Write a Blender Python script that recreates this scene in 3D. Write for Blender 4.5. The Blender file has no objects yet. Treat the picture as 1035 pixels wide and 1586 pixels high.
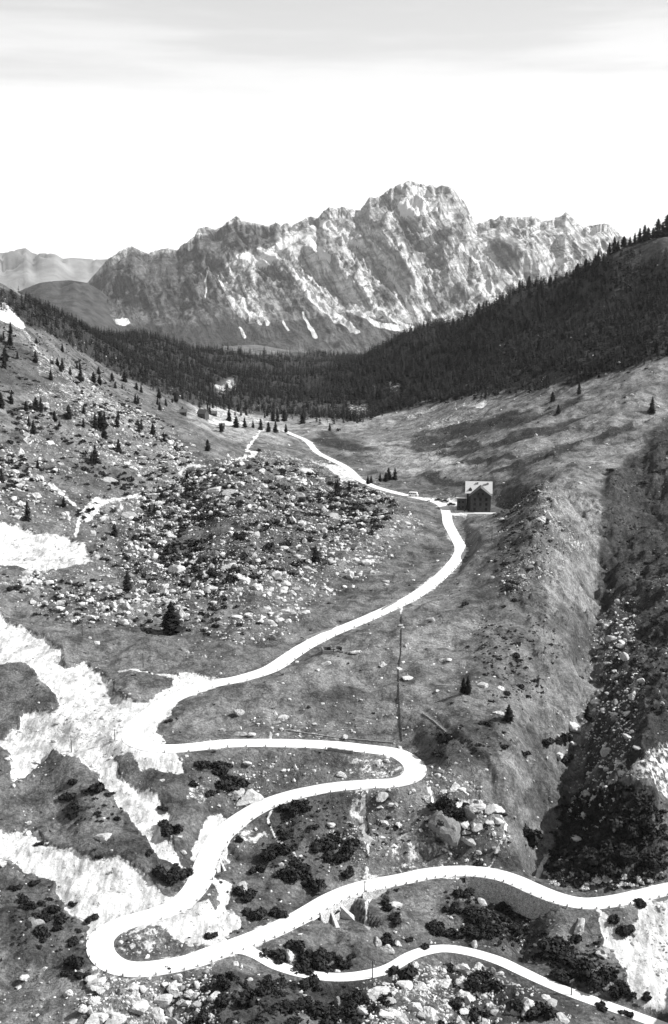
import bpy, math, random
import numpy as np
random.seed(7)
rng = np.random.default_rng(11)
sc = bpy.context.scene
R = math.radians

# ------------------------------------------------------------------ camera
F, CX, CY = 1930.0, 517.5, 793.0          # focal length and centre in photo pixels
PITCH = R(10.9)
cam_d = bpy.data.cameras.new('camera')
cam = bpy.data.objects.new('camera', cam_d)
sc.collection.objects.link(cam)
cam.location = (0, 0, 0)
cam.rotation_euler = (R(90) - PITCH, 0, 0)
cam_d.sensor_fit = 'VERTICAL'
cam_d.sensor_height = 36
cam_d.lens = F / 1586 * 36
cam_d.clip_start = 1
cam_d.clip_end = 90000
sc.camera = cam
# ------------------------------------------------------------------ light
SUN_EL, SUN_AZ = R(41), R(87)             # azimuth from +Y (into the picture) towards +X
SKY_GAIN = 0.088
world = bpy.data.worlds.new('World')
sc.world = world
world.use_nodes = True
wn, wl = world.node_tree.nodes, world.node_tree.links
wn.clear()
sky = wn.new('ShaderNodeTexSky'); sky.sky_type = 'NISHITA'; sky.sun_disc = False
sky.sun_elevation = SUN_EL; sky.sun_rotation = SUN_AZ
sky.air_density = 1.0; sky.dust_density = 1.2; sky.altitude = 2100
bw = wn.new('ShaderNodeRGBToBW'); wl.new(sky.outputs[0], bw.inputs[0])
tc = wn.new('ShaderNodeTexCoord')
sep = wn.new('ShaderNodeSeparateXYZ'); wl.new(tc.outputs['Generated'], sep.inputs[0])
mp = wn.new('ShaderNodeMapping'); mp.inputs['Scale'].default_value = (2.2, 2.2, 22)
mp.inputs['Rotation'].default_value = (0, R(-3), 0)
wl.new(tc.outputs['Generated'], mp.inputs[0])
cn = wn.new('ShaderNodeTexNoise'); cn.inputs['Scale'].default_value = 1.6; cn.inputs['Detail'].default_value = 7
cn.inputs['Roughness'].default_value = .55
wl.new(mp.outputs[0], cn.inputs[0])
def wmath(op, a, b=None):
    n = wn.new('ShaderNodeMath'); n.operation = op
    for i, v in enumerate((a, b)):
        if v is None: continue
        if isinstance(v, (int, float)): n.inputs[i].default_value = v
        else: wl.new(v, n.inputs[i])
    return n.outputs[0]
# a high thin grey veil of cloud: the bright band of clear air lies near the horizon
el = wn.new('ShaderNodeMapRange'); el.interpolation_type = 'SMOOTHSTEP'
el.inputs[1].default_value = .13; el.inputs[2].default_value = .23
el.inputs[3].default_value = 1.22; el.inputs[4].default_value = 1.02
wl.new(wmath('ADD', sep.outputs[2], wmath('MULTIPLY', wmath('SUBTRACT', cn.outputs[0], .5), .36)), el.inputs[0])
g = wmath('POWER', bw.outputs[0], .65)
g = wmath('MULTIPLY', g, el.outputs[0])
g = wmath('MULTIPLY', g, 2.9)
bg = wn.new('ShaderNodeBackground'); bg.inputs[1].default_value = SKY_GAIN
wl.new(g, bg.inputs[0])
wo = wn.new('ShaderNodeOutputWorld'); wl.new(bg.outputs[0], wo.inputs[0])
sd = bpy.data.lights.new('sun', 'SUN'); sd.energy = 5.0; sd.angle = R(.53); sd.color = (1, 1, .995)
sun = bpy.data.objects.new('sun', sd); sc.collection.objects.link(sun)
sun.rotation_euler = (R(90) - SUN_EL, 0, math.pi - SUN_AZ)
sun.location = (400, 200, 400)
sc.view_settings.view_transform = 'Standard'
sc.view_settings.look = 'None'
sc.view_settings.gamma = 1
sc.view_settings.exposure = 0.47
sc.cycles.max_bounces = 3
sc.cycles.diffuse_bounces = 1
sc.cycles.glossy_bounces = 1
sc.cycles.volume_bounces = 0

# ------------------------------------------------------------------ projection
CP, SP = math.cos(PITCH), math.sin(PITCH)
def ray(px, py):
    a = (np.asarray(px, float) - CX) / F; b = (CY - np.asarray(py, float)) / F
    y = CP + b * SP; z = -SP + b * CP
    return a / y, z / y                    # x per metre forward, rise per metre forward
def project(x, y, z):
    f = y * CP - z * SP; u = y * SP + z * CP
    return CX + F * x / f, CY - F * u / f

# ------------------------------------------------------------------ noise
def _h(ix, iy, s):
    n = (ix.astype(np.int64) * 374761393 + iy.astype(np.int64) * 668265263 + s * 974634777) & 0xffffffff
    n = ((n ^ (n >> 13)) * 1274126177) & 0xffffffff
    return ((n ^ (n >> 16)) & 0xffff) / 32767.5 - 1
def vnoise(x, y, s=0):
    ix, iy = np.floor(x), np.floor(y)
    fx, fy = x - ix, y - iy
    fx = fx * fx * fx * (fx * (fx * 6 - 15) + 10); fy = fy * fy * fy * (fy * (fy * 6 - 15) + 10)
    a, b = _h(ix, iy, s), _h(ix + 1, iy, s); c, d = _h(ix, iy + 1, s), _h(ix + 1, iy + 1, s)
    return (a + (b - a) * fx) * (1 - fy) + (c + (d - c) * fx) * fy
def fbm(x, y, oct=4, s=0, gain=.5, ridged=False):
    r = np.zeros_like(x, float); a = 1.0
    for i in range(oct):
        n = vnoise(x, y, s + i * 17)
        if ridged: n = 1 - 2 * np.abs(n)
        r += a * n; a *= gain
        x, y = 1.62 * x + 1.1 * y + 13.7, -1.1 * x + 1.62 * y + 5.1
    return r
def sstep(a, b, x):
    t = np.clip((x - a) / (b - a), 0, 1); return t * t * (3 - 2 * t)

# ------------------------------------------------------------------ thin plate spline over (u, ln Y)
class TPS:
    def __init__(s, P, z, lam=1e-4):
        s.P = P; n = len(P)
        d = np.linalg.norm(P[:, None] - P[None], axis=2)
        K = s.k(d) + lam * np.eye(n)
        A = np.zeros((n + 3, n + 3)); A[:n, :n] = K; A[:n, n] = 1; A[:n, n + 1:] = P; A[n, :n] = 1; A[n + 1:, :n] = P.T
        s.w = np.linalg.solve(A, np.concatenate([z, np.zeros(3)]))
    def k(s, d): return np.where(d > 0, d * d * np.log(d + 1e-12), 0)
    def __call__(s, X):
        o = s.w[-3] + X @ s.w[-2:]
        for i in range(len(s.P)):
            o = o + s.w[i] * s.k(np.hypot(X[:, 0] - s.P[i, 0], X[:, 1] - s.P[i, 1]))
        return o
US = 4.0                                    # weight of u against ln Y
def bilinear(A, r, c):
    r = np.clip(r, 0, A.shape[0] - 1.001); c = np.clip(c, 0, A.shape[1] - 1.001)
    i, j = np.floor(r).astype(int), np.floor(c).astype(int); fr, fc = r - i, c - j
    return (A[i, j] * (1 - fc) + A[i, j + 1] * fc) * (1 - fr) + (A[i + 1, j] * (1 - fc) + A[i + 1, j + 1] * fc) * fr

# ------------------------------------------------------------------ roads: (px, py) of the centre line, height keys
ROAD = [(1060,1372),(1022,1380),(986,1389),(950,1396),(914,1400),(885,1397),(856,1389),(827,1377),(798,1364),(769,1355),(732,1350),(696,1350),
 (660,1354),(634,1360),(587,1369),(546,1379),(513,1393),(479,1413),(442,1433),(398,1452),(364,1465),(330,1477),(304,1487),(254,1498),(210,1502),
 (178,1496),(158,1478),(156,1457),(172,1440),(203,1427),(243,1416),(281,1399),(307,1370),(321,1335),(338,1301),(360,1279),(391,1257),(425,1241),
 (465,1229),(513,1220),(567,1215),(607,1213),(631,1207),(642,1198),(642,1187),(630,1175),(611,1166),(567,1160),(519,1155),(465,1152),(398,1151),
 (350,1152),(304,1157),(264,1160),(230,1157),(208,1147),(205,1133),(218,1117),(243,1097),(270,1081),(298,1069),(325,1061),(350,1056),(381,1049),
 (418,1037),(448,1018),(475,1000),(513,981),(567,959),(611,939),(641,924),(672,902),(697,879),(712,858),(712,844),(703,828),(694,810),(692,797),
 (688,786),(676,778),(655,773),(628,767),(600,760),(575,752),(553,741),(547,733),(533,722),(513,712),(492,701),(482,690),(472,681),(455,674),(440,667)]
KEYS = {0:-158.5, 12:-156, 28:-153, 34:-149, 43:-140.5, 57:-134, 63:-131.5, 73:-127.5, 78:-126, 82:-127, 85:-129.5, 90:-133, 94:-139}
TRACK = [(352,1472),(375,1477),(398,1485),(438,1499),(475,1509),(519,1514),(560,1511),(600,1501),(634,1482),(660,1473),(689,1469),(725,1474),(769,1487),(805,1503),
 (841,1520),(885,1538),(935,1556),(986,1574),(1040,1594)]
TKEYS = {0:-154.7, 6:-159, 10:-161, 15:-165, 18:-168}
def road_world(pts, keys):
    P = np.array(pts, float)
    s = np.concatenate([[0], np.cumsum(np.hypot(np.diff(P[:, 0]), 2 * np.diff(P[:, 1])))])
    ks = sorted(k for k in keys); k_s = [s[min(k, len(P) - 1)] for k in ks]
    z = np.interp(s, k_s, [keys[k] for k in ks])
    z = np.convolve(np.pad(z, 2, 'edge'), [.1, .2, .4, .2, .1], 'valid')
    u, sl = ray(P[:, 0], P[:, 1]); Y = z / sl
    return np.stack([u * Y, Y, z], 1)
def resample(W, step):
    # Catmull-Rom through the points, then even spacing
    Q = np.vstack([2 * W[0] - W[1], W, 2 * W[-1] - W[-2]]); out = []
    for i in range(1, len(Q) - 2):
        p0, p1, p2, p3 = Q[i - 1:i + 3]
        for t in np.linspace(0, 1, 12, endpoint=False):
            out.append(.5 * (2 * p1 + (p2 - p0) * t + (2 * p0 - 5 * p1 + 4 * p2 - p3) * t * t + (3 * p1 - p0 - 3 * p2 + p3) * t ** 3))
    out.append(W[-1]); O = np.array(out)
    for _ in range(6): O[1:-1] = .25 * O[:-2] + .5 * O[1:-1] + .25 * O[2:]
    s = np.concatenate([[0], np.cumsum(np.linalg.norm(np.diff(O[:, :2], axis=0), axis=1))])
    t = np.arange(0, s[-1], step)
    return np.stack([np.interp(t, s, O[:, k]) for k in range(3)], 1)
road_w = resample(road_world(ROAD, KEYS), 1.5)
track_w = resample(road_world(TRACK, TKEYS), 1.5)
for p_ in track_w:                          # the track leaves the road level with it
    q_ = np.hypot(road_w[:, 0] - p_[0], road_w[:, 1] - p_[1]); k_ = int(np.argmin(q_)); w_ = float(1 - sstep(3.5, 10, q_[k_]))
    p_[2] += (road_w[k_, 2] - p_[2]) * w_

# ------------------------------------------------------------------ ground control points: (px, py, metres forward)
G = [(0,1586,240),(0,1480,265),(0,1340,295),(0,1200,335),(0,1050,395),(0,950,450),(0,850,520),(0,750,600),(0,650,690),(0,550,790),(0,480,860),(0,454,905),
 (100,1200,333),(100,1300,305),(150,1050,395),(300,1000,425),(130,950,450),(300,900,500),(500,900,510),(500,850,560),(600,820,600),(150,850,535),
 (150,780,610),(150,700,700),(150,620,830),(150,560,1000),(150,520,1400),(300,660,900),(300,600,1250),(300,560,1900),(400,580,1900),
 (100,488,1250),(210,518,2000),(330,545,3000),(480,620,1500),(480,580,2200),(480,556,3300),(500,1586,247),(250,1586,243),(750,1586,250),
 (380,715,700),(300,760,650),(500,765,690),(450,800,610),(400,690,890),(420,660,1080),(350,640,1150),(480,655,1150),
 (600,690,960),(700,700,850),(800,700,760),(900,680,760),(760,650,930),(620,665,1080),(540,650,1230),(700,625,1130),(900,590,920),(1030,540,900),
 (850,740,640),(832,800,565),(800,870,497),(760,960,440),(700,960,448),(880,1000,430),(900,1080,393),(760,1100,368),(700,1050,395),(700,1150,347),
 (700,1250,320),(780,1200,333),(800,1300,316),(560,1060,390),(400,1100,368),
 (935,790,612),(925,870,562),(920,940,502),(910,1040,432),(895,1150,380),(870,1250,344),(832,1335,318),
 (1035,1340,303),(1000,1180,328),(960,1250,322),(1030,1050,409),(1030,900,525),(1030,800,630),(985,800,628),(1030,700,700),(1030,620,820),
 (1200,1300,303),(1200,1000,425),(1200,700,730),(1200,500,1050),(1150,1500,266),(160,1140,350),(120,1160,341),(770,812,598),(740,812,608),(775,850,530),(800,775,655),(745,835,560),
 (805,1440,290),(900,1455,281),(1000,1500,270),(1030,1586,253),(560,1440,279),(700,1405,294),
 (600,600,1500),(700,570,1400),(800,520,1350),(900,480,1300),(900,540,1080),(1000,450,1250),(1000,500,1050),
 (1020,390,1300),(950,412,1350),(800,450,1600),(650,508,2000),(-150,1500,240),(-150,1200,320),(-150,850,480),(-150,600,650),(-150,450,820)]
cu, cl, cz = [], [], []
for px, py, Y in G:
    u, s_ = ray(px, py); cu.append(float(u)); cl.append(math.log(Y)); cz.append(float(s_) * Y)
for u, Y, z in [(-.25,1400,-70),(-.2,2000,-160),(-.15,3000,-300),(-.1,4500,-420),(0,4800,-450),(-.02,4000,-330),(.26,1900,-60),(.15,2100,-110),(.07,3000,-240),
                (.26,2500,-200),(.2,4500,-450),(-.4,2000,-60),(-.4,4500,-400),(.4,1900,10),(.4,4500,-300),(-.05,800,-124),(-.07,780,-122),
                (0,150,-120),(-.3,150,-110),(.3,150,-115)]:
    cu.append(u); cl.append(math.log(Y)); cz.append(z)
for W, st in ((road_w, 9), (track_w, 12)):
    for x, y, z in W[::st]: cu.append(x / y); cl.append(math.log(y)); cz.append(z)
P = np.stack([np.array(cu) * US, np.array(cl)], 1)
# the value fitted is z per ln-distance weight, so that near ground is fitted as tightly as far ground
tps = TPS(P, np.array(cz), 2e-3)
U0, U1, L0, L1 = -.42, .42, math.log(150), math.log(4800)
NC, NR = 900, 1250
cg_r, cg_c = 160, 110
gu, gl = np.linspace(U0, U1, cg_c), np.linspace(L0, L1, cg_r)
LL, UU = np.meshgrid(gl, gu, indexing='ij')
coarse = tps(np.stack([UU.ravel() * US, LL.ravel()], 1)).reshape(cg_r, cg_c)
# rows packed more closely near the camera than far away
rt = np.linspace(0, 1, NR); lr = L0 + (L1 - L0) * rt ** 1.12
ru = np.linspace(U0, U1, NC)
LL, UU = np.meshgrid(lr, ru, indexing='ij')
def cubic_up(A, r, c):
    def w(t): return [((-t + 2) * t - 1) * t / 2, ((3 * t - 5) * t * t + 2) / 2, ((-3 * t + 4) * t + 1) * t / 2, (t - 1) * t * t / 2]
    i, j = np.floor(r).astype(int), np.floor(c).astype(int); wr, wc = w(r - i), w(c - j); o = 0
    for a in range(4):
        ia = np.clip(i + a - 1, 0, A.shape[0] - 1)
        for b in range(4):
            o = o + wr[a] * wc[b] * A[ia, np.clip(j + b - 1, 0, A.shape[1] - 1)]
    return o
Z = cubic_up(coarse, (LL - L0) / (L1 - L0) * (cg_r - 1), (UU - U0) / (U1 - U0) * (cg_c - 1))
YY = np.exp(LL); XX = UU * YY

# ------------------------------------------------------------------ masks traced once in photo pixels and laid on the ground they fall on
MW, MH, MS = 540, 800, 2.0                 # half resolution
my, mx = np.mgrid[0:MH, 0:MW]; mx = mx * MS; my = my * MS
def poly(mask, pts, val=1.0):
    pts = np.array(pts, float); x0, y0 = pts.min(0) - 2; x1, y1 = pts.max(0) + 2
    j0, j1 = max(0, int(x0 / MS)), min(MW, int(x1 / MS) + 2); i0, i1 = max(0, int(y0 / MS)), min(MH, int(y1 / MS) + 2)
    if j1 <= j0 or i1 <= i0: return
    X, Yp = mx[i0:i1, j0:j1], my[i0:i1, j0:j1]; ins = np.zeros(X.shape, bool); n = len(pts)
    for k in range(n):
        (xa, ya), (xb, yb) = pts[k], pts[(k + 1) % n]
        if ya == yb: continue
        c = ((ya > Yp) != (yb > Yp)) & (X < (xb - xa) * (Yp - ya) / (yb - ya) + xa); ins ^= c
    sub = mask[i0:i1, j0:j1]; sub[ins] = val
def line(mask, pts, w, val=1.0):
    for k in range(len(pts) - 1):
        a, b = np.array(pts[k], float), np.array(pts[k + 1], float)
        w0 = w[k] if isinstance(w, (list, tuple)) else w; w1 = w[k + 1] if isinstance(w, (list, tuple)) else w
        m = max(w0, w1) + 2
        x0, y0 = np.minimum(a, b) - m; x1, y1 = np.maximum(a, b) + m
        j0, j1 = max(0, int(x0 / MS)), min(MW, int(x1 / MS) + 1); i0, i1 = max(0, int(y0 / MS)), min(MH, int(y1 / MS) + 1)
        if j1 <= j0 or i1 <= i0: continue
        X, Yp = mx[i0:i1, j0:j1], my[i0:i1, j0:j1]; d = b - a; t = np.clip(((X - a[0]) * d[0] + (Yp - a[1]) * d[1]) / (d @ d + 1e-9), 0, 1)
        r = np.hypot(X - a[0] - t * d[0], Yp - a[1] - t * d[1]); c = np.clip((w0 + (w1 - w0) * t) / 2 - r + .5, 0, 1) * val
        s = mask[i0:i1, j0:j1]; s[:] = np.maximum(s, c)
def blur(m, n=1):
    for _ in range(n):
        p = np.pad(m, 1, 'edge'); m = (p[:-2, 1:-1] + p[2:, 1:-1] + p[1:-1, :-2] + p[1:-1, 2:] + 2 * p[1:-1, 1:-1]) / 6
    return m
def look(m, px, py): return bilinear(m, np.clip(py, 0, 1590) / MS, np.clip(px, 0, 1070) / MS)
Mk = lambda: np.zeros((MH, MW))
scree = Mk(); pathm = Mk()   # broad scree; thin trodden paths
S_POLY = [
 [(0,817),(20,812),(68,827),(108,830),(135,847),(147,874),(112,880),(68,883),(34,878),(0,876)],
 [(0,951),(17,968),(47,978),(78,998),(98,1012),(105,1029),(125,1025),(132,1022),(162,1042),(169,1052),(186,1073),(203,1086),(230,1090),(243,1076),(281,1049),
  (350,1046),(340,1062),(294,1080),(270,1100),(240,1132),(257,1147),(264,1160),(287,1191),(237,1188),(220,1195),(203,1171),(169,1174),(189,1194),(216,1211),
  (243,1230),(267,1254),(250,1285),(270,1301),(291,1335),(250,1329),(237,1298),(220,1281),(203,1257),(176,1230),(149,1203),(142,1184),(118,1167),(91,1157),
  (64,1171),(50,1178),(47,1194),(24,1205),(13,1188),(20,1167),(0,1150),(0,1134),(30,1117),(34,1100),(81,1100),(91,1096),(84,1080),(71,1059),(40,1041),(0,1039)],
 [(0,1281),(20,1276),(51,1281),(78,1312),(115,1315),(135,1325),(169,1335),(203,1345),(223,1362),(243,1383),(281,1386),(304,1369),(300,1395),(260,1420),
  (180,1440),(165,1480),(142,1481),(132,1464),(132,1430),(108,1410),(91,1383),(68,1362),(34,1349),(0,1335)],
 [(193,1452),(237,1427),(281,1410),(321,1400),(350,1430),(350,1457),(304,1464),(237,1443)],[(340,1395),(372,1425),(350,1445),(330,1420)],
 
 [(298,1301),(321,1261),(350,1246),(356,1268),(321,1298),(304,1325)],
 [(509,1281),(530,1281),(546,1305),(516,1301)],
  [(914,1411),(935,1422),(968,1447),(990,1426),(993,1404),(1022,1386),(1070,1386),(1070,1600),(1004,1580),(986,1538),(968,1505),(935,1462)],
 [(0,468),(15,475),(40,500),(38,512),(0,497)],
 [(318,652),(350,646),(380,654),(395,659),(370,662),(335,660)],
 [(472,711),(519,720),(548,732),(560,745),(530,742),(512,728),(485,718)],
 [(655,770),(700,766),(725,770),(722,798),(700,800),(690,785)],
 [(330,1365),(352,1372),(352,1400),(330,1398)],
 [(655,1215),(700,1245),(740,1235),(735,1255),(690,1270)],
]
for p in S_POLY: poly(scree, p)
poly(scree, [(962,1178),(975,1184),(990,1172),(1005,1160),(1050,1140),(1050,1240),(1028,1222),(1010,1226),(1000,1215),(985,1216),(972,1219),(960,1208),(952,1200)], .58)
poly(scree, [(526,1171),(567,1165),(628,1187),(624,1201),(567,1208),(533,1191)], .45)
poly(scree, [(300,632),(360,628),(400,645),(440,650),(400,655),(340,652),(305,645)], .5)
poly(scree, [(540,1225),(566,1222),(572,1300),(548,1302)], .55)
poly(scree, [(540,1365),(566,1335),(612,1345),(570,1362)], .6)
poly(scree, [(150,1560),(190,1535),(270,1545),(280,1586),(140,1600)], .42)
poly(scree, [(580,1560),(620,1530),(665,1530),(690,1586),(600,1590)], .42)
poly(scree, [(660,1500),(700,1520),(720,1580),(660,1590)], .45)
poly(scree, [(390,700),(440,705),(480,715),(470,735),(400,730)], .35)
poly(scree, [(830,760),(850,775),(905,860),(895,870),(840,800)], .35)
poly(scree, [(790,860),(810,850),(830,900),(800,920)], .3)
poly(scree, [(610,655),(680,628),(700,625),(700,632),(640,650)], .6)
poly(scree, [(655,668),(680,652),(720,648),(715,660),(680,670)], .5)
poly(scree, [(715,632),(755,627),(750,636),(720,637)], .8)
poly(scree, [(330,592),(362,586),(366,600),(340,604)], .6)
poly(scree, [(536,628),(570,628),(574,640),(540,648)], .4)
poly(scree, [(600,600),(622,598),(618,612),(604,614)], .4)
poly(scree, [(45,540),(100,560),(160,590),(130,600),(60,590)], .35)
poly(scree, [(60,608),(130,600),(200,635),(250,660),(230,672),(150,640),(80,630)], .35)
poly(scree, [(160,690),(200,690),(210,725),(165,720)], .35)
poly(scree, [(800,1420),(815,1405),(830,1470),(822,1500),(800,1470)], .35)
poly(scree, [(1000,1395),(1070,1380),(1070,1600),(1010,1600)], .9)
for pts, w, v in [
 ([(118,826),(128,800),(152,787),(176,776),(216,769),(264,761),(285,751),(288,745),(280,733),(290,728),(311,726)],[7,8,9,6,4,4,6,7,6,5,5],.95),
 ([(280,732),(267,712),(258,702)],5,.8), ([(128,798),(150,782),(150,795),(135,805)],12,.7),
 ([(0,752),(40,753),(64,754),(90,766),(118,790)],[5,6,7,7,6],.7),
 ([(409,669),(391,684),(381,700),(398,705),(370,715)],[4,4,5,5,4],.9),
 ([(183,1041),(237,1046),(277,1054),(300,1060)],[3,4,5,6],.8),
 ([(563,1222),(564,1290),(570,1300),(570,1325)],[9,7,6,4],.9), ([(564,1300),(600,1295),(640,1290)],5,.5),
 ([(422,1255),(415,1270),(425,1290),(440,1305),(460,1328),(476,1352)],[6,5,5,5,4,4],.85),
 ([(366,1305),(390,1302),(412,1288)],[8,6,4],.7),
 ([(776,1255),(785,1270),(780,1295),(760,1318),(744,1334)],[6,5,5,4,4],.75),
 ([(576,1378),(570,1400),(568,1420),(582,1440)],[8,6,6,5],.8),
 ([(914,1240),(880,1280),(850,1310),(822,1345)],[6,7,9,12],.8),
 ([(960,950),(930,980),(935,1040),(925,1090)],[12,12,12,8],.3),
 ([(622,938),(622,952)],4,.8),([(622,1150),(622,1162)],6,.9),([(418,1130),(420,1150)],4,.8),
 ([(700,800),(698,830)],8,.3), 
 ([(30,500),(60,545),(80,565)],[6,8,6],.4),
 ([(330,1370),(345,1395)],12,.8),([(420,1150),(500,1148)],7,.5),([(446,1130),(500,1136),(530,1142)],[5,9,5],.5),
 ]: line(pathm, pts, [max(3.6, q * .75) for q in w] if isinstance(w, list) else max(3.6, w * .75), v * 1.35)
poly(scree, [(180,1462),(237,1440),(300,1462),(230,1482),(190,1478)], .5)
poly(scree, [(160,1085),(215,1110),(200,1140),(215,1165),(165,1172),(120,1150),(100,1120)], .9)
poly(scree, [(130,1500),(165,1500),(250,1512),(330,1490),(330,1510),(200,1530),(140,1520)], .5)
poly(scree, [(300,1205),(335,1235),(320,1250),(285,1240)], .45)
poly(scree, [(620,1290),(700,1290),(720,1330),(600,1345)], .42)
poly(scree, [(380,1290),(420,1290),(400,1305),(370,1308)], .6)
poly(scree, [(150,1320),(210,1345),(260,1385),(150,1370)], .9)
scree = blur(scree, 1)
scree_near = scree
heath = Mk()      # darker heather, juniper mats and bog
poly(heath, [(480,680),(520,683),(570,695),(592,700),(585,706),(530,700),(500,692)], 1)
poly(heath, [(495,668),(520,670),(522,680),(500,680)], .8)
poly(heath, [(0,520),(60,560),(120,600),(60,620),(0,590)], .5)
for q in ([(640,690),(760,668),(860,640)],[(680,706),(730,700),(790,690),(880,668)],[(650,742),(700,748),(740,752)],[(760,740),(800,728),(900,690),(980,660)],
          [(700,725),(760,715),(800,712)],[(800,655),(860,640),(900,620)],[(620,700),(680,694),(740,690)],[(780,690),(850,665),(930,640)],[(860,700),(930,680),(990,665)],[(700,672),(760,660),(820,640)],[(640,680),(700,668),(760,652),(800,640)],[(720,760),(800,750)]): line(heath, q, [6, 9] + [6] * (len(q) - 2), 1.3)
poly(heath, [(870,930),(920,960),(900,1010),(850,980)], .5)
poly(heath, [(830,1180),(880,1200),(880,1260),(820,1240)], .5)
poly(heath, [(760,760),(840,745),(860,800),(840,900),(800,960),(780,920),(770,840)], .35)
poly(heath, [(655,1140),(760,1120),(760,1200),(680,1190)], .45)
poly(heath, [(930,760),(1040,640),(1070,900),(1070,1150),(930,1230),(905,1180),(945,1000),(925,880)], .75)
poly(heath, [(870,1230),(1010,1230),(1020,1350),(850,1360),(860,1290)], .9)  # right spur: scrub cover, with the slope's shadow darkened into it
poly(heath, [(0,1360),(100,1400),(140,1480),(120,1586),(0,1586)], .3)
poly(heath, [(320,1510),(560,1530),(700,1500),(860,1540),(900,1586),(300,1586)], .5)
poly(heath, [(430,1240),(540,1230),(540,1350),(480,1370),(360,1330)], .35)
poly(heath, [(480,1080),(540,1070),(545,1110),(500,1115)], .35)
poly(heath, [(730,1385),(860,1400),(800,1480),(700,1450)], .5)
poly(heath, [(300,740),(400,705),(560,745),(620,800),(500,890),(300,930),(180,900),(200,800)], .42)
poly(heath, [(120,500),(200,520),(330,545),(470,552),(650,500),(800,440),(930,400),(1070,390),(1070,535),(900,580),(800,600),(700,615),(600,632),(540,648),(420,632),(330,610),(260,595),(200,570),(150,540)], .3)
poly(heath, [(0,448),(100,488),(210,518),(330,545),(470,552),(650,500),(800,440),(930,400),(1070,390),(1070,545),(900,590),(800,610),(700,622),(600,640),(540,655),(420,640),(310,628),(250,610),(200,588),(150,562),(100,532),(40,505),(0,480)], 1)
poly(heath, [(330,590),(364,584),(368,602),(338,606)], .2)
poly(heath, [(930,395),(1070,370),(1070,430),(960,440)], .8)
line(heath, [(665,1065),(690,1075)], 5, .6)
heath = blur(heath, 2)
stony = Mk()      # ground thick with small stones
poly(stony, [(110,790),(300,720),(420,700),(560,745),(650,790),(600,850),(480,900),(440,960),(300,960),(200,960),(60,950),(20,900),(150,890),(150,830)], .9)
poly(stony, [(40,600),(120,600),(230,650),(300,700),(290,770),(200,700),(150,720),(50,700)], .8)
poly(stony, [(560,1225),(660,1215),(770,1240),(790,1330),(640,1350),(560,1370),(530,1300)], .8)
poly(stony, [(140,1510),(330,1500),(330,1586),(120,1586)], .7)
poly(stony, [(560,1500),(760,1500),(860,1540),(900,1586),(560,1586)], .6)
poly(stony, [(920,940),(990,940),(1000,1090),(940,1290),(880,1330),(890,1200)], .6)
poly(stony, [(770,770),(850,745),(900,860),(850,920),(790,930)], .5)
poly(stony, [(620,1380),(760,1370),(860,1400),(900,1500),(620,1470)], .4)
poly(stony, [(600,655),(700,628),(760,625),(700,670),(650,672)], .5)
poly(stony, [(300,1200),(450,1180),(520,1200),(330,1290)], .4)
stony = blur(stony, 6)

tone = Mk() + 1.0   # how pale the dry turf is
for p, v in [([(560,655),(1070,560),(1070,700),(930,760),(850,735),(700,745),(600,735),(560,700)],1.35),([(300,605),(600,640),(620,665),(500,670),(430,690),(350,680),(290,660)],1.9),
             ([(0,540),(100,560),(250,640),(300,700),(290,760),(160,760),(0,740)],1.05),([(0,880),(160,900),(300,960),(300,1040),(200,1030),(110,1000),(0,930)],1.1),
             ([(560,960),(720,900),(760,960),(700,1060),(640,1150),(440,1120),(330,1080),(430,1060)],1.25),([(760,1090),(900,1010),(925,1060),(900,1180),(850,1230),(780,1200)],1.25),
             ([(560,680),(700,690),(720,735),(640,745),(580,720)],2.1),([(840,745),(930,780),(925,950),(860,1000),(830,850)],1.45),([(940,740),(1080,640),(1080,1200),(930,1200),(935,1040)],.9),
             ([(470,1060),(540,1060),(560,1110),(480,1110)],.95),([(0,1490),(130,1520),(110,1590),(0,1590)],1.5),([(300,930),(480,920),(560,960),(440,1010),(320,1040)],1.05)]: poly(tone, p, v)
tone = blur(tone, 9)
# ------------------------------------------------------------------ relief
hw = 3.15                                  # half width of the main road
SHAPE = XX.shape
def stamp(W, radius):
    d = np.full(SHAPE, 1e9); zz = np.zeros(SHAPE); sd_ = np.zeros(SHAPE); kk = np.zeros(SHAPE)
    for k in range(len(W) - 1):
        a, b = W[k], W[k + 1]
        y0, y1 = min(a[1], b[1]) - radius, max(a[1], b[1]) + radius
        i0, i1 = np.searchsorted(lr, math.log(max(y0, 1))), np.searchsorted(lr, math.log(y1)) + 1
        x0, x1 = min(a[0], b[0]) - radius, max(a[0], b[0]) + radius
        ua, ub = min(x0 / y0, x0 / y1), max(x1 / y0, x1 / y1)
        j0, j1 = np.searchsorted(ru, ua), np.searchsorted(ru, ub) + 1
        if i1 <= i0 or j1 <= j0: continue
        X, Y_ = XX[i0:i1, j0:j1], YY[i0:i1, j0:j1]; v = b - a; L = v[0] ** 2 + v[1] ** 2 + 1e-9
        t = np.clip(((X - a[0]) * v[0] + (Y_ - a[1]) * v[1]) / L, 0, 1)
        r = np.hypot(X - a[0] - t * v[0], Y_ - a[1] - t * v[1]); s = d[i0:i1, j0:j1]; m = r < s
        s[m] = r[m]; zz[i0:i1, j0:j1][m] = (a[2] + t * v[2])[m]
        sd_[i0:i1, j0:j1][m] = np.sign((X - a[0]) * v[1] - (Y_ - a[1]) * v[0])[m]; kk[i0:i1, j0:j1][m] = k
    return d, zz, sd_, kk
dr, zr, sr, kr = stamp(road_w, 16)
dt, zt, _, _ = stamp(track_w, 10)
PX, PY = project(XX, YY, Z)
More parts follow.
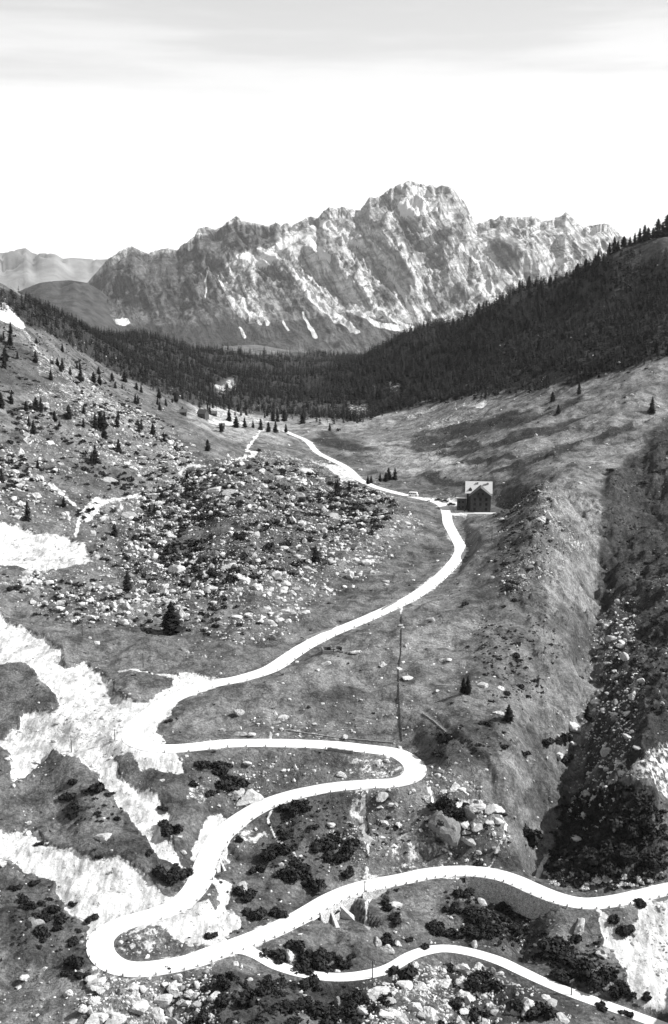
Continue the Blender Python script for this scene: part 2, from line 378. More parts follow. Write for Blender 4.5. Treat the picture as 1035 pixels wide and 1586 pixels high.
# wobble the traced outlines so that they fray like real ground
wob = fbm(XX / 8, YY / 12, 5, 3, gain=.6); wob2 = fbm(XX / 8, YY / 12, 5, 91, gain=.6)
amp = 1900 / YY * 1.4
PXw, PYw = PX + wob * amp, PY + wob2 * amp * .45
pm = look(pathm, PX + .25 * wob * amp, PY + .15 * wob2 * amp); sm = np.maximum(look(scree, PXw, PYw), pm); hm = look(heath, PXw, PYw); st = look(stony, PX, PY)
near = sstep(2500, 500, YY)
offroad = sstep(3.5, 14, np.minimum(dr, dt + 1))
Zn = Z.copy()
Zn += offroad * (1.7 * fbm(XX / 38, YY / 45, 4, 5) * (0.4 + .6 * near) + .62 * fbm(XX / 6, YY / 7, 4, 25) * near + .5 * fbm(XX / 15, YY / 15, 3, 28, ridged=True) * near)
Zn += (offroad * st * near) * (.55 * np.maximum(0, fbm(XX / 3.2, YY / 3.6, 3, 45)) + 1.3 * np.maximum(0, fbm(XX / 13, YY / 13, 3, 46)))
# terraces of soil creep on the meadow beyond the hotel
mead = sstep(620, 720, YY) * sstep(1500, 1100, YY) * sstep(.02, .08, UU)
Zn += mead * 3.0 * fbm(XX / 90 + YY / 300, (YY - .55 * XX) / 26, 4, 61, ridged=True) * .6
# eroded scree lies below the turf
dig = sstep(.2, .8, look(blur(scree, 1), PXw, PYw)) * sstep(1500, 900, YY) * offroad
Zn -= 1.15 * dig * (1 + .5 * fbm(XX / 12, YY / 12, 2, 12))
# far slopes
Zn += sstep(700, 1600, YY) * 9 * fbm(XX / 170, YY / 210, 4, 77)
# the moraine flank right of the hotel and the far bank of the gully are furrowed
flank = Mk()
poly(flank, [(840,745),(900,755),(945,790),(935,880),(925,960),(918,1040),(900,1130),(880,1230),(840,1300),(800,1290),(830,1180),(840,1080),(820,980),(800,880),(810,800)])
flank = blur(flank, 10); bank_ = Mk(); poly(bank_, [(940,740),(1080,640),(1080,1360),(860,1360),(880,1250),(915,1150),(935,1040),(945,940),(950,860)]); bank_ = blur(bank_, 8)
fl = look(flank, PX, PY); bk_ = look(bank_, PX, PY); q1, q2 = XX + .25 * YY, YY - .45 * XX
Zn += fl * 1.5 * fbm((q1 + 3 * wob) / 34, (q2 + 3 * wob2) / 7.5, 4, 201, gain=.6, ridged=True)
Zn += bk_ * (2.6 * fbm((q1 + 4 * wob) / 30, q2 / 17, 4, 231, gain=.55, ridged=True) + 1.5 * fbm(XX / 9, YY / 9, 3, 241))
Zn += offroad * near * .5 * np.clip(fbm((XX - .3 * YY) / 16, (YY + .3 * XX) / 30, 4, 251, ridged=True), -1.5, 2) * (1 - bk_)
def carve(pts, depth, width, s=0):
    global Zn
    W = []
    for px, py in pts:
        u, sl = ray(px, py); j = int((float(u) - U0) / (U1 - U0) * (NC - 1))
        i = np.argmax(Z[:, j] / YY[:, j] >= float(sl)); W.append((XX[i, j], YY[i, j], 0))
    d = stamp(np.array(W, float), width * 2.2)[0]
    Zn = Zn - depth * np.exp(-(d / width) ** 2) * (1 + .4 * wob) * offroad
for pts, dp, w in [
 ([(850,735),(905,800),(935,860),(925,940)],3,7),([(930,870),(920,940),(915,1010),(905,1080),(893,1150),(873,1240),(850,1290),(825,1345)],5,6),
 ([(655,1105),(675,1122),(700,1140)],1.2,1.2),([(700,1140),(745,1180),(760,1210),(765,1240),(785,1265)],1.6,1.6),([(760,1160),(775,1190)],.8,1.2),
 ([(755,945),(735,975),(700,1000)],1.5,5),([(845,940),(880,970),(925,1005)],1.6,1.8),([(870,990),(890,1040)],1.0,1.4),
 ([(740,1225),(770,1240),(790,1262)],1,1.4),([(810,1405),(800,1440),(822,1480)],4,5),([(560,690),(640,700),(700,690)],1.2,3),
 ([(506,1440),(512,1460)],2.5,3),([(344,1345),(352,1360)],1.8,2.0),([(610,940),(560,965),(500,990)],.0,2),
 ([(430,975),(470,990)],1.0,2.4),([(240,1230),(262,1262)],1.2,3),([(170,1180),(215,1210),(240,1240)],1,3)]:
    carve(pts, dp, w)
# mounds: boulder knoll, crags, spurs
def mound(px, py, h, wx, wy):
    global Zn
    u, sl = ray(px, py); j = int((float(u) - U0) / (U1 - U0) * (NC - 1)); i = np.argmax(Z[:, j] / YY[:, j] >= float(sl))
    Zn = Zn + h * np.exp(-((XX - XX[i, j]) / wx) ** 2 - ((YY - YY[i, j]) / wy) ** 2) * offroad
for a in [(400,745,4,30,25),(320,760,3,16,18),(840,770,2,9,20),(700,1260,2,6,5),(640,1560,2.2,7,4),(210,1570,2.5,8,4),(830,1550,3,7,5),
          (380,1225,1.2,6,5),(560,1300,1.2,6,6),(120,1245,1.5,7,5),(930,1225,2,6,8),(60,750,3,20,25),(150,640,4,40,40)]: mound(*a)
# bench for the hotel
bw_ = road_world([(735,790)], {0: -126})[0]
dh = np.hypot((XX - bw_[0] - 2) / 19, (YY - bw_[1] + 2) / 26)
Zn = Zn + (bw_[2] - .1 - Zn) * sstep(1.45, .85, dh)
# the road on its formation: flat bed, cut above, fill and walls below
bed = 1 - sstep(hw + .9, hw + 6.5, dr)
Zn = Zn + (zr - Zn) * bed * (dr < 1e8)
tb = 1 - sstep(2.1, 5.0, dt)
tb = tb * sstep(hw - .2, hw + .6, dr)
Zn = Zn + (zt - Zn) * tb * (dt < 1e8)
# below the walled curve on the right the hillside falls away from the road edge
rpx, rpy = project(road_w[:, 0], road_w[:, 1], road_w[:, 2])
def near_k(px, py): return int(np.argmin(np.hypot(rpx - px, rpy - py)))
WALLS = []                                 # (first, last, side, depth)
for (xa, ya), (xb, yb), sg, dp in [((872,1393),(722,1349),-1,6.0),((524,1388),(494,1404),-1,3.6),((333,1322),(336,1345),1,2.6),((590,1367),(550,1377),-1,1.6)]:
    a_, b_ = sorted((near_k(xa, ya), near_k(xb, yb)))
    if dp in (3.6, 2.6): a_ -= 2; b_ += 2
    WALLS.append((a_, b_, sg, dp))
for a_, b_, sg, dp in WALLS:
    w_ = sstep(a_ - 2, a_ + 1 + (b_ - a_) * .15, kr) * sstep(b_ + 2, b_ - 1 - (b_ - a_) * .15, kr) * (sr == sg) * (dr < 15)
    Zn = np.where(w_ > 0, np.minimum(Zn, zr - w_ * dp * sstep(hw - 1.2, hw + .1, dr) + .0 + (1 - w_) * 3 * sstep(hw, hw + 6, dr)) * (w_ > .02) + Zn * (w_ <= .02), Zn)
H = Zn
slope_row = H / YY
def hit(px, py):
    """first ground point seen through a photo pixel"""
    u, sl = ray(px, py); c = (float(u) - U0) / (U1 - U0) * (NC - 1); j = int(np.clip(round(c), 0, NC - 1))
    col = slope_row[:, j]; i = int(np.argmax(col >= float(sl)))
    if i == 0: i = NR - 1
    a, b = col[i - 1], col[i]; t = 0 if b == a else float(np.clip((sl - a) / (b - a), 0, 1))
    Y = YY[i - 1, j] * (1 - t) + YY[i, j] * t
    return float(u) * Y, Y, H[i - 1, j] * (1 - t) + H[i, j] * t
def ground(x, y):
    x = np.asarray(x, float); y = np.asarray(y, float)
    l = np.log(y); rr = ((l - L0) / (L1 - L0)).clip(0, 1) ** (1 / 1.12) * (NR - 1)
    return bilinear(H, rr, (x / y - U0) / (U1 - U0) * (NC - 1))
def seen_map():
    m = np.maximum.accumulate(slope_row, axis=0); return slope_row >= m - 1e-6

# ------------------------------------------------------------------ mesh and object helpers
COL = sc.collection
def tag(o, label=None, cat=None, group=None, kind=None):
    if label: o['label'] = label
    if cat: o['category'] = cat
    if group: o['group'] = group
    if kind: o['kind'] = kind
    return o
def mesh_np(name, V, Fq, mat=None, smooth=False):
    """Fq: (n,3) or (n,4) int array"""
    m = bpy.data.meshes.new(name); V = np.asarray(V, np.float32); Fq = np.asarray(Fq, np.int32); k = Fq.shape[1]
    m.vertices.add(len(V)); m.vertices.foreach_set('co', V.ravel())
    m.loops.add(Fq.size); m.loops.foreach_set('vertex_index', Fq.ravel())
    m.polygons.add(len(Fq)); m.polygons.foreach_set('loop_start', np.arange(0, Fq.size, k, dtype=np.int32))
    try: m.polygons.foreach_set('loop_total', np.full(len(Fq), k, np.int32))
    except Exception: pass
    m.polygons.foreach_set('use_smooth', np.full(len(Fq), smooth))
    m.update(calc_edges=True)
    if mat: m.materials.append(mat)
    return m
def link(name, me, parent=None, loc=None):
    o = bpy.data.objects.new(name, me); COL.objects.link(o)
    if parent: o.parent = parent
    if loc is not None: o.location = loc
    return o
class MB:
    def __init__(s): s.v = []; s.f = []
    def add(s, V, Fs):
        n = len(s.v); s.v += [tuple(map(float, v)) for v in V]; s.f += [tuple(i + n for i in f) for f in Fs]; return s
    def box(s, x0, y0, z0, x1, y1, z1):
        return s.add([(x0,y0,z0),(x1,y0,z0),(x1,y1,z0),(x0,y1,z0),(x0,y0,z1),(x1,y0,z1),(x1,y1,z1),(x0,y1,z1)],
                     [(0,3,2,1),(4,5,6,7),(0,1,5,4),(1,2,6,5),(2,3,7,6),(3,0,4,7)])
    def prism(s, prof, axis, a, b):
        """profile in the two other axes, extruded along axis from a to b"""
        n = len(prof); V = []
        for c in (a, b):
            for p, q in prof: V.append((c, p, q) if axis == 'x' else (p, c, q))
        Fs = [tuple(range(n))[::-1], tuple(range(n, 2 * n))] + [(i, (i + 1) % n, n + (i + 1) % n, n + i) for i in range(n)]
        return s.add(V, Fs)
    def tube(s, pts, rad, n=8):
        V = []; Fs = []; pts = [np.array(p, float) for p in pts]
        for i, p in enumerate(pts):
            d = pts[min(i + 1, len(pts) - 1)] - pts[max(i - 1, 0)]; d = d / (np.linalg.norm(d) + 1e-9)
            a = np.cross(d, (0, 0, 1) if abs(d[2]) < .9 else (1, 0, 0)); a /= np.linalg.norm(a); b = np.cross(d, a)
            r = rad[i] if isinstance(rad, (list, tuple)) else rad
            for k in range(n): t = 2 * math.pi * k / n; V.append(p + r * (a * math.cos(t) + b * math.sin(t)))
        for i in range(len(pts) - 1):
            for k in range(n): Fs.append((i * n + k, i * n + (k + 1) % n, (i + 1) * n + (k + 1) % n, (i + 1) * n + k))
        Fs += [tuple(range(n))[::-1], tuple(range((len(pts) - 1) * n, len(pts) * n))]
        return s.add(V, Fs)
    def mesh(s, name, mat, smooth=False):
        m = bpy.data.meshes.new(name); m.from_pydata(s.v, [], s.f); m.materials.append(mat)
        if smooth: m.polygons.foreach_set('use_smooth', [True] * len(m.polygons))
        m.update(); return m
    def build(s, name, mat, parent=None, loc=None, smooth=False): return link(name, s.mesh(name, mat, smooth), parent, loc)
def empty(name, loc, rz=0, **k):
    o = bpy.data.objects.new(name, None); COL.objects.link(o); o.location = loc; o.rotation_euler = (0, 0, rz)
    o.empty_display_size = .5
    return tag(o, **k)

# ------------------------------------------------------------------ materials
def mat_new(name, rough=.9):
    m = bpy.data.materials.new(name); m.use_nodes = True; nt = m.node_tree; b = nt.nodes['Principled BSDF']
    b.inputs['Roughness'].default_value = rough; b.inputs['Specular IOR Level'].default_value = .15
    return m, nt, b
class NT:
    def __init__(s, nt): s.nt = nt; s.pos = nt.nodes.new('ShaderNodeNewGeometry').outputs['Position']
    def noise(s, scale, detail=4, rough=.55, vec=None, dist=0):
        n = s.nt.nodes.new('ShaderNodeTexNoise'); n.inputs['Scale'].default_value = scale; n.inputs['Detail'].default_value = detail
        n.inputs['Roughness'].default_value = rough; n.inputs['Distortion'].default_value = dist
        s.nt.links.new(vec if vec is not None else s.pos, n.inputs['Vector']); return n.outputs['Fac']
    def vor(s, scale, vec=None, out='Distance', feat='F1'):
        n = s.nt.nodes.new('ShaderNodeTexVoronoi'); n.inputs['Scale'].default_value = scale; n.feature = feat
        s.nt.links.new(vec if vec is not None else s.pos, n.inputs['Vector']); return n.outputs[out]
    def m(s, op, a, b=None, c=None, clamp=False):
        n = s.nt.nodes.new('ShaderNodeMath'); n.operation = op; n.use_clamp = clamp
        for i, v in enumerate((a, b, c)):
            if v is None: continue
            if isinstance(v, (int, float)): n.inputs[i].default_value = v
            else: s.nt.links.new(v, n.inputs[i])
        return n.outputs[0]
    def rng(s, v, a, b, c, d, smooth=True):
        n = s.nt.nodes.new('ShaderNodeMapRange'); n.interpolation_type = 'SMOOTHSTEP' if smooth else 'LINEAR'
        s.nt.links.new(v, n.inputs[0])
        for i, q in enumerate((a, b, c, d)):
            if isinstance(q, (int, float)): n.inputs[i + 1].default_value = q
            else: s.nt.links.new(q, n.inputs[i + 1])
        return n.outputs[0]
    def mix(s, f, a, b):                     # scalar mix
        n = s.nt.nodes.new('ShaderNodeMix'); n.data_type = 'FLOAT'
        for k, v in ((0, f), (2, a), (3, b)):
            if isinstance(v, (int, float)): n.inputs[k].default_value = v
            else: s.nt.links.new(v, n.inputs[k])
        return n.outputs[0]
    def bump(s, h, dist, strength, bsdf):
        n = s.nt.nodes.new('ShaderNodeBump'); n.inputs['Distance'].default_value = dist; n.inputs['Strength'].default_value = strength
        s.nt.links.new(h, n.inputs['Height']); s.nt.links.new(n.outputs[0], bsdf.inputs['Normal'])
    def stretch(s, sx, sy, sz, rx=0, ry=0, rz=0):
        n = s.nt.nodes.new('ShaderNodeMapping'); n.inputs['Scale'].default_value = (sx, sy, sz); n.inputs['Rotation'].default_value = (rx, ry, rz)
        s.nt.links.new(s.pos, n.inputs[0]); return n.outputs[0]
    def attr(s, name):
        n = s.nt.nodes.new('ShaderNodeAttribute'); n.attribute_name = name
        s.alpha = n.outputs['Alpha']
        q = s.nt.nodes.new('ShaderNodeSeparateColor'); s.nt.links.new(n.outputs['Color'], q.inputs[0]); return q.outputs
def simple(name, base, var=.35, scale=1.0, rough=.9, bump=0, bd=.1):
    m, nt, b = mat_new(name, rough); t = NT(nt)
    v = t.m('MULTIPLY', t.rng(t.noise(scale, 5, .6), .25, .75, 1 - var, 1 + var), base)
    nt.links.new(v, b.inputs['Base Color'])
    if bump: t.bump(t.noise(scale * 2.3, 5, .6), bd, bump, b)
    return m
# ground
m_ground, nt, b = mat_new('meadow_ground'); t = NT(nt); A = t.attr('cover')
n1, n2, n3, n4 = t.noise(.035, 4), t.noise(.14, 6, .65, dist=.6), t.noise(1.3, 5, .65), t.noise(.5, 6, .7)
grass = t.m('MULTIPLY', t.rng(n1, .3, .7, .7, 1.35), t.rng(n2, .3, .7, .5, 1.5))
grass = t.m('MULTIPLY', grass, t.rng(n3, .25, .75, .6, 1.45)); grass = t.m('MULTIPLY', grass, t.rng(n4, .3, .7, .7, 1.3)); grass = t.m('MULTIPLY', grass, .125)
tuft = t.rng(t.m('ADD', n4, t.m('MULTIPLY', t.m('SUBTRACT', n2, .5), .5)), .59, .66, 0, 1)
dark = t.m('MULTIPLY', t.rng(n3, .3, .7, .6, 1.4), .022)
ln1 = t.rng(t.m('ABSOLUTE', t.m('SUBTRACT', t.noise(.021, 5, .6, dist=.5), .5)), .0, .014, .62, 1)
ln2 = t.rng(t.m('ABSOLUTE', t.m('SUBTRACT', t.noise(.06, 4, .6, t.stretch(.5, 1.4, 1, 0, 0, R(20))), .5)), .0, .02, .7, 1)
grass = t.m('MULTIPLY', grass, t.m('MULTIPLY', ln1, ln2))
hf = t.m('ADD', t.m('MULTIPLY', A[1], t.rng(n4, .3, .62, .35, 1.25)), t.m('MULTIPLY', tuft, .6), clamp=True)
c = t.mix(hf, grass, dark)
# loose stones lying in the turf
stone = t.m('MULTIPLY', t.rng(t.vor(.75), .30, .22, 0, 1), t.rng(t.noise(.55, 3), .5, .6, 0, 1))
stone2 = t.rng(t.noise(1.1, 4, .7), .62, .66, 0, 1)
sf = t.m('MULTIPLY', t.m('MAXIMUM', stone, stone2), t.m('MULTIPLY', A[2], 1.0), clamp=True)
c = t.mix(sf, c, t.m('MULTIPLY', t.rng(n3, .3, .7, .7, 1.2), .5))
# scree with a frayed edge
e = t.m('ADD', A[0], t.m('MULTIPLY', t.m('SUBTRACT', n4, .5), 2.6))
e = t.m('ADD', e, t.m('MULTIPLY', t.m('SUBTRACT', n2, .5), .9))
e = t.m('ADD', e, t.m('MULTIPLY', t.m('SUBTRACT', n3, .5), .5))
sc_f = t.rng(e, .36, .7, 0, 1)
deb = t.rng(t.noise(.7, 7, .8), .575, .62, 0, 1)
scr = t.mix(t.m('MULTIPLY', deb, .8), t.m('MULTIPLY', t.m('MULTIPLY', t.rng(n2, .3, .7, .72, 1.12), t.rng(t.noise(.5, 6, .7, t.stretch(1.6, .35, 1, 0, 0, R(-25))), .35, .65, .6, 1.15)), .72), .18)
isl = t.rng(t.noise(.11, 7, .75, dist=.8), .56, .62, 0, .85)
scr = t.mix(isl, scr, t.m('MULTIPLY', t.rng(n3, .35, .65, .5, 2.6), .2))
c = t.mix(sc_f, c, scr)
c = t.m('MULTIPLY', c, t.mix(sc_f, t.m('MULTIPLY', t.alpha, 2.0), 1.0))
nt.links.new(c, b.inputs['Base Color'])
hgt = t.m('ADD', t.m('MULTIPLY', n3, .6), t.m('ADD', n4, t.m('MULTIPLY', sf, .5)))
t.bump(t.m('MULTIPLY', hgt, t.mix(sc_f, 1, .45)), .8, 1.0, b)
# road surface: pale rolled limestone grit
m_road, nt, b = mat_new('pale_gravel_road'); t = NT(nt)
v = t.m('MULTIPLY', t.rng(t.noise(.35, 6, .65), .25, .75, .93, 1.04), t.rng(t.noise(3, 4, .7), .3, .7, .95, 1.03))
rut = t.rng(t.noise(.9, 4, .6), .4, .62, 1.03, .9)
v = t.m('MULTIPLY', t.m('MULTIPLY', v, rut), .80)
nt.links.new(v, b.inputs['Base Color']); t.bump(t.noise(4, 4), .05, .5, b)
m_path = simple('trodden_path', .6, .15, .8, bump=.4, bd=.06)
m_rock = [simple('limestone_boulder_%s' % w, c_, .28, 1.4, bump=.9, bd=.22) for w, c_ in (('pale', .52), ('grey', .36), ('dark', .2))]
m_bush = simple('dwarf_pine_foliage', .027, .7, 1.6)
m_bush2 = simple('brightened_shrub_foliage', .6, .4, 1.5)  # paleness puts in the sunlight these shrubs miss in the bank's shadow
m_con = simple('conifer_foliage', .017, .75, .12)
m_trunk = simple('bark', .06, .3, 3)
m_wall = simple('rendered_wall', .075, .3, 1.2)
m_wood = simple('weathered_timber', .08, .3, 3)
m_roofm = simple('pale_sheet_roof', .52, .08, 1.2)
m_roofd = simple('dark_shingle_roof', .10, .25, 2)
m_glass = simple('dark_window_glass', .015, .2, 2, rough=.15)
m_white = simple('white_paint', .8, .05, 1)
m_black = simple('black_paint', .02, .2, 2, rough=.35)
m_tyre = simple('tyre_rubber', .015, .2, 4)
m_cloth = simple('dark_cloth', .03, .3, 6); m_skin = simple('skin', .35, .1, 8)
m_porc = simple('porcelain', .6, .05, 8, rough=.3)
m_ston, nt, b = mat_new('coursed_stone'); t = NT(nt)
bk = nt.nodes.new('ShaderNodeTexVoronoi'); bk.feature = 'DISTANCE_TO_EDGE'; bk.inputs['Scale'].default_value = 1.5
nt.links.new(t.stretch(1, 1, 1.6), bk.inputs['Vector'])
v = t.m('MULTIPLY', t.rng(bk.outputs['Distance'], .02, .09, .35, 1), t.rng(t.noise(1.1, 4), .3, .7, .45, .75))
nt.links.new(v, b.inputs['Base Color']); t.bump(bk.outputs['Distance'], .12, .8, b)

# ------------------------------------------------------------------ ground mesh
def grid_faces(nr, nc):
    i = np.arange((nr - 1) * nc).reshape(nr - 1, nc)[:, :-1].ravel()
    return np.stack([i, i + 1, i + nc + 1, i + nc], 1)
V = np.stack([XX.ravel(), YY.ravel(), H.ravel()], 1)
me = mesh_np('ground', V, grid_faces(NR, NC), m_ground, True)
at = me.color_attributes.new('cover', 'FLOAT_COLOR', 'POINT')
colr = np.ones((V.shape[0], 4), np.float32)
colr[:, 0] = np.clip(sm, 0, 1).ravel() * (np.where(tb > .5, .3, 1)).ravel(); colr[:, 1] = hm.ravel(); colr[:, 2] = np.clip(.12 + st, 0, 1).ravel()
# banks right beside the road are raw grit
colr[:, 0] = np.maximum(colr[:, 0], (.5 * sstep(hw + 1.6, hw + .2, dr) * (.75 + .5 * wob)).ravel())
colr[:, 3] = (look(tone, PXw, PYw) * .5).ravel()
at.data.foreach_set('color', colr.ravel())
tag(link('ground', me), kind='structure')

# ------------------------------------------------------------------ roads as raised sheets
def ribbon(W, half, lift, name, mat, edge=.5, wj=.08, crown=.05):
    T = np.gradient(W[:, :2], axis=0); T /= np.linalg.norm(T, axis=1)[:, None] + 1e-9
    N = np.stack([T[:, 1], -T[:, 0]], 1); k = np.arange(len(W)) * 1.0
    n = len(W); V = []
    hl = half + wj * vnoise(k * .31, k * 0 + .5, 5) * 2; hr = half + wj * vnoise(k * .27, k * 0 + .5, 9) * 2
    for off, dz in ((-1, -edge), (-1, 0), (-.4, crown), (.4, crown), (1, 0), (1, -edge)):
        h = hl if off < 0 else hr
        V.append(np.stack([W[:, 0] + N[:, 0] * off * h, W[:, 1] + N[:, 1] * off * h, W[:, 2] + lift + dz], 1))
    V = np.stack(V, 1).reshape(-1, 3)
    i = (np.arange(n - 1)[:, None] * 6 + np.arange(5)[None]).ravel()
    return link(name, mesh_np(name, V, np.stack([i, i + 1, i + 7, i + 6], 1), mat, False))
k_ = np.arange(len(road_w)) / len(road_w)
hwk = np.interp(k_, [0, .25, .4, .5, .62, 1], [2.9, 3.3, 3.1, 2.9, 2.55, 2.3])
tag(ribbon(road_w, hwk, .12, 'road', m_road), kind='structure')
tag(ribbon(track_w, 1.75, .10, 'track', m_road), kind='structure')
#PART2
# ------------------------------------------------------------------ far mountains
def fan(name, mat, u0, u1, y0, y1, nc, nr, ctr, hid, sky, base_noise, tip, mask_fn=None, jag=0):
    """one landform: (px, py, forward) controls, a traced crest line, relief added as noise in world metres"""
    Pc, zc = [], []
    for px, py, Y in ctr:
        u, s_ = ray(px, py); Pc.append((float(u) * US, math.log(Y) * 2)); zc.append(float(s_) * Y)
    for u, Y, z in hid: Pc.append((u * US, math.log(Y) * 2)); zc.append(z)
    for px, py, Y in sky[::2]:
        u, s_ = ray(px, py); Pc.append((float(u) * US, math.log(Y) * 2)); zc.append(float(s_) * Y)
    T_ = TPS(np.array(Pc), np.array(zc), 1e-3)
    us, ls = np.linspace(u0, u1, nc), np.linspace(math.log(y0), math.log(y1), nr)
    cl_, cu_ = np.linspace(ls[0], ls[-1], 60), np.linspace(u0, u1, 90)
    A_, B_ = np.meshgrid(cl_, cu_, indexing='ij'); C_ = T_(np.stack([B_.ravel() * US, A_.ravel() * 2], 1)).reshape(60, 90)
    l, u = np.meshgrid(ls, us, indexing='ij')
    z = cubic_up(C_, (l - ls[0]) / (ls[-1] - ls[0]) * 59, (u - u0) / (u1 - u0) * 89)
    Y = np.exp(l); X = u * Y
    su, ss = ray([p[0] for p in sky], [p[1] for p in sky]); yk = np.array([p[2] for p in sky], float)
    want = np.interp(us, su, ss); yr = np.interp(us, su, yk)
    if jag: want = want + jag * (fbm(us * 200, us * 0 + 3.3, 4, 7, gain=.7))
    z = z + base_noise(X, Y, yr[None])
    # nothing behind the crest stands above it, and the crest itself keeps its traced line
    lim = (want[None] - .012 * sstep(1.0, .93, Y / yr[None]) - .03 * sstep(.97, .8, Y / yr[None])) * Y
    z = np.where(Y < yr[None], lim - np.logaddexp(0, (lim - z) / 25) * 25 if False else np.minimum(z, lim + 8 * vnoise(X / 60, Y / 60, 4)), z)
    back = Y > yr[None] * 1.02
    z = np.where(back, np.minimum(z, want[None] * yr[None] - (Y - yr[None] * 1.02) * .5 + 60), z)
    for _ in range(4):
        top = (z / Y).max(0); k = np.exp(-((Y - yr[None]) / tip) ** 2)
        z = z + k * ((want - top) * yr)[None]
    Vv = np.stack([X.ravel(), Y.ravel(), z.ravel()], 1)
    me_ = mesh_np(name, Vv, grid_faces(nr, nc), mat, True)
    px, py = project(X, Y, z)
    if mask_fn is not None:
        a_ = me_.color_attributes.new('cover', 'FLOAT_COLOR', 'POINT'); cc = np.ones((Vv.shape[0], 4), np.float32)
        cc[:, :3] = np.stack([q.ravel() for q in mask_fn(X, Y, z, px, py)], 1); a_.data.foreach_set('color', cc.ravel())
    return tag(link(name, me_), kind='structure')
# traced crest of the great massif
SKY = [(-150,480),(60,478),(85,470),(110,458),(136,438),(151,421),(166,403),(186,388),(203,381),(221,391),(231,393),(241,388),(259,385),(276,388),(281,381),(302,366),(307,353),
 (322,353),(333,356),(342,353),(357,340),(367,336),(375,341),(382,345),(392,346),(402,348),(410,350),(417,350),(427,345),(436,349),(442,346),(452,349),(460,345),(467,343),(476,337),
 (482,335),(492,338),(503,325),(510,320),(520,325),(530,321),(540,323),(547,326),(553,328),(558,327),(565,318),(569,311),(573,305),(582,307),(590,305),(598,298),(605,293),(612,291),
 (620,285),(625,286),(631,281),(640,282),(648,285),(655,286),(661,290),(668,287),(676,290),(682,287),(688,288),(696,289),(703,293),(708,299),(713,308),(718,312),(723,320),(727,329),
 (731,335),(734,345),(738,348),(748,345),(761,340),(768,341),(776,335),(786,337),(796,338),(810,337),(826,335),(833,339),(839,343),(850,341),(862,338),(870,334),(877,329),(883,334),
 (889,340),(896,347),(904,353),(911,350),(917,350),(928,347),(937,346),(945,349),(952,355),(958,361),(965,368),(982,371),(1035,385),(1200,400)]
def crestY(px): return float(np.interp(px, [0, 140, 300, 430, 520, 640, 740, 900, 1035], [9200, 9200, 9800, 10400, 10900, 11200, 11600, 12200, 12400]))
YC = lambda Y: 7400 + (Y - 6000) * .47
skyl = [(a, b_, YC(crestY(a))) for a, b_ in SKY]
MC = [(px, 552, 6000) for px in range(-100, 1200, 110)] + [(px, 590, 5200) for px in range(-100, 1200, 160)]
MC += [(150,470,7600),(240,450,7800),(240,410,8500),(340,440,7700),(340,405,8700),(430,395,9300),(430,450,7700),(380,385,9500),(520,450,8000),(520,380,9600),(600,480,7400),
       (620,400,9500),(640,335,10700),(700,450,8600),(720,380,10200),(800,430,9800),(860,380,11200),(950,400,11500),(300,500,6700),(450,510,6700),(150,500,6700),(600,515,6700)]
MC = [(a, b_, YC(c_)) for a, b_, c_ in MC]
MH_ = [(u, 12200, -800) for u in (-.4, -.25, -.1, 0, .1, .25, .4)] + [(u, 13500, -1500) for u in (-.4, -.2, 0, .2, .4)]
def line_world(pts, ys): return [(float(ray(p[0], p[1])[0]) * y, y) for p, y in zip(pts, ys)]
RIBS = [([(512,325),(470,360),(440,390),(452,430)],120,170),([(430,378),(470,410),(520,455),(560,495),(600,512)],150,150),([(540,332),(580,380),(625,430),(665,480)],150,150),
        ([(640,332),(650,370),(700,420),(740,455)],170,170),([(705,305),(728,350),(770,400),(800,430)],150,150),([(302,370),(270,405),(240,445),(262,500)],110,150),
        ([(340,405),(352,440),(400,490),(440,535)],120,130),([(203,388),(175,420),(145,452),(150,480)],90,130),([(400,430),(440,470),(485,512)],90,100),
        ([(875,335),(850,370),(830,400),(815,430)],140,160),([(937,350),(915,380),(900,410)],110,140),([(590,400),(630,460),(655,500)],90,90),([(680,400),(700,440),(705,470)],90,90)]
CUTS = [([(345,432),(356,455),(376,490)],70,60),([(455,400),(480,455),(520,492),(560,514)],110,70),([(560,420),(600,470),(640,505)],80,70),([(735,350),(745,390),(770,440)],120,110),
        ([(600,310),(610,350),(640,400),(690,450)],60,60)]
def seg_d(X, Y, W):
    d = np.full(X.shape, 1e9)
    for (ax, ay), (bx, by) in zip(W[:-1], W[1:]):
        vx, vy = bx - ax, by - ay; t_ = np.clip(((X - ax) * vx + (Y - ay) * vy) / (vx * vx + vy * vy), 0, 1)
        d = np.minimum(d, np.hypot(X - ax - t_ * vx, (Y - ay - t_ * vy) * 1.5))
    return d
def yof(px, py):                            # forward distance at which the smooth front slope is seen under this pixel
    c_ = crestY(px); top = float(np.interp(px, [a for a, _ in SKY], [q for _, q in SKY])); t_ = np.clip((552 - py) / (552 - top), 0, 1)
    return YC(6000 + (c_ - 6000) * t_ ** .85)
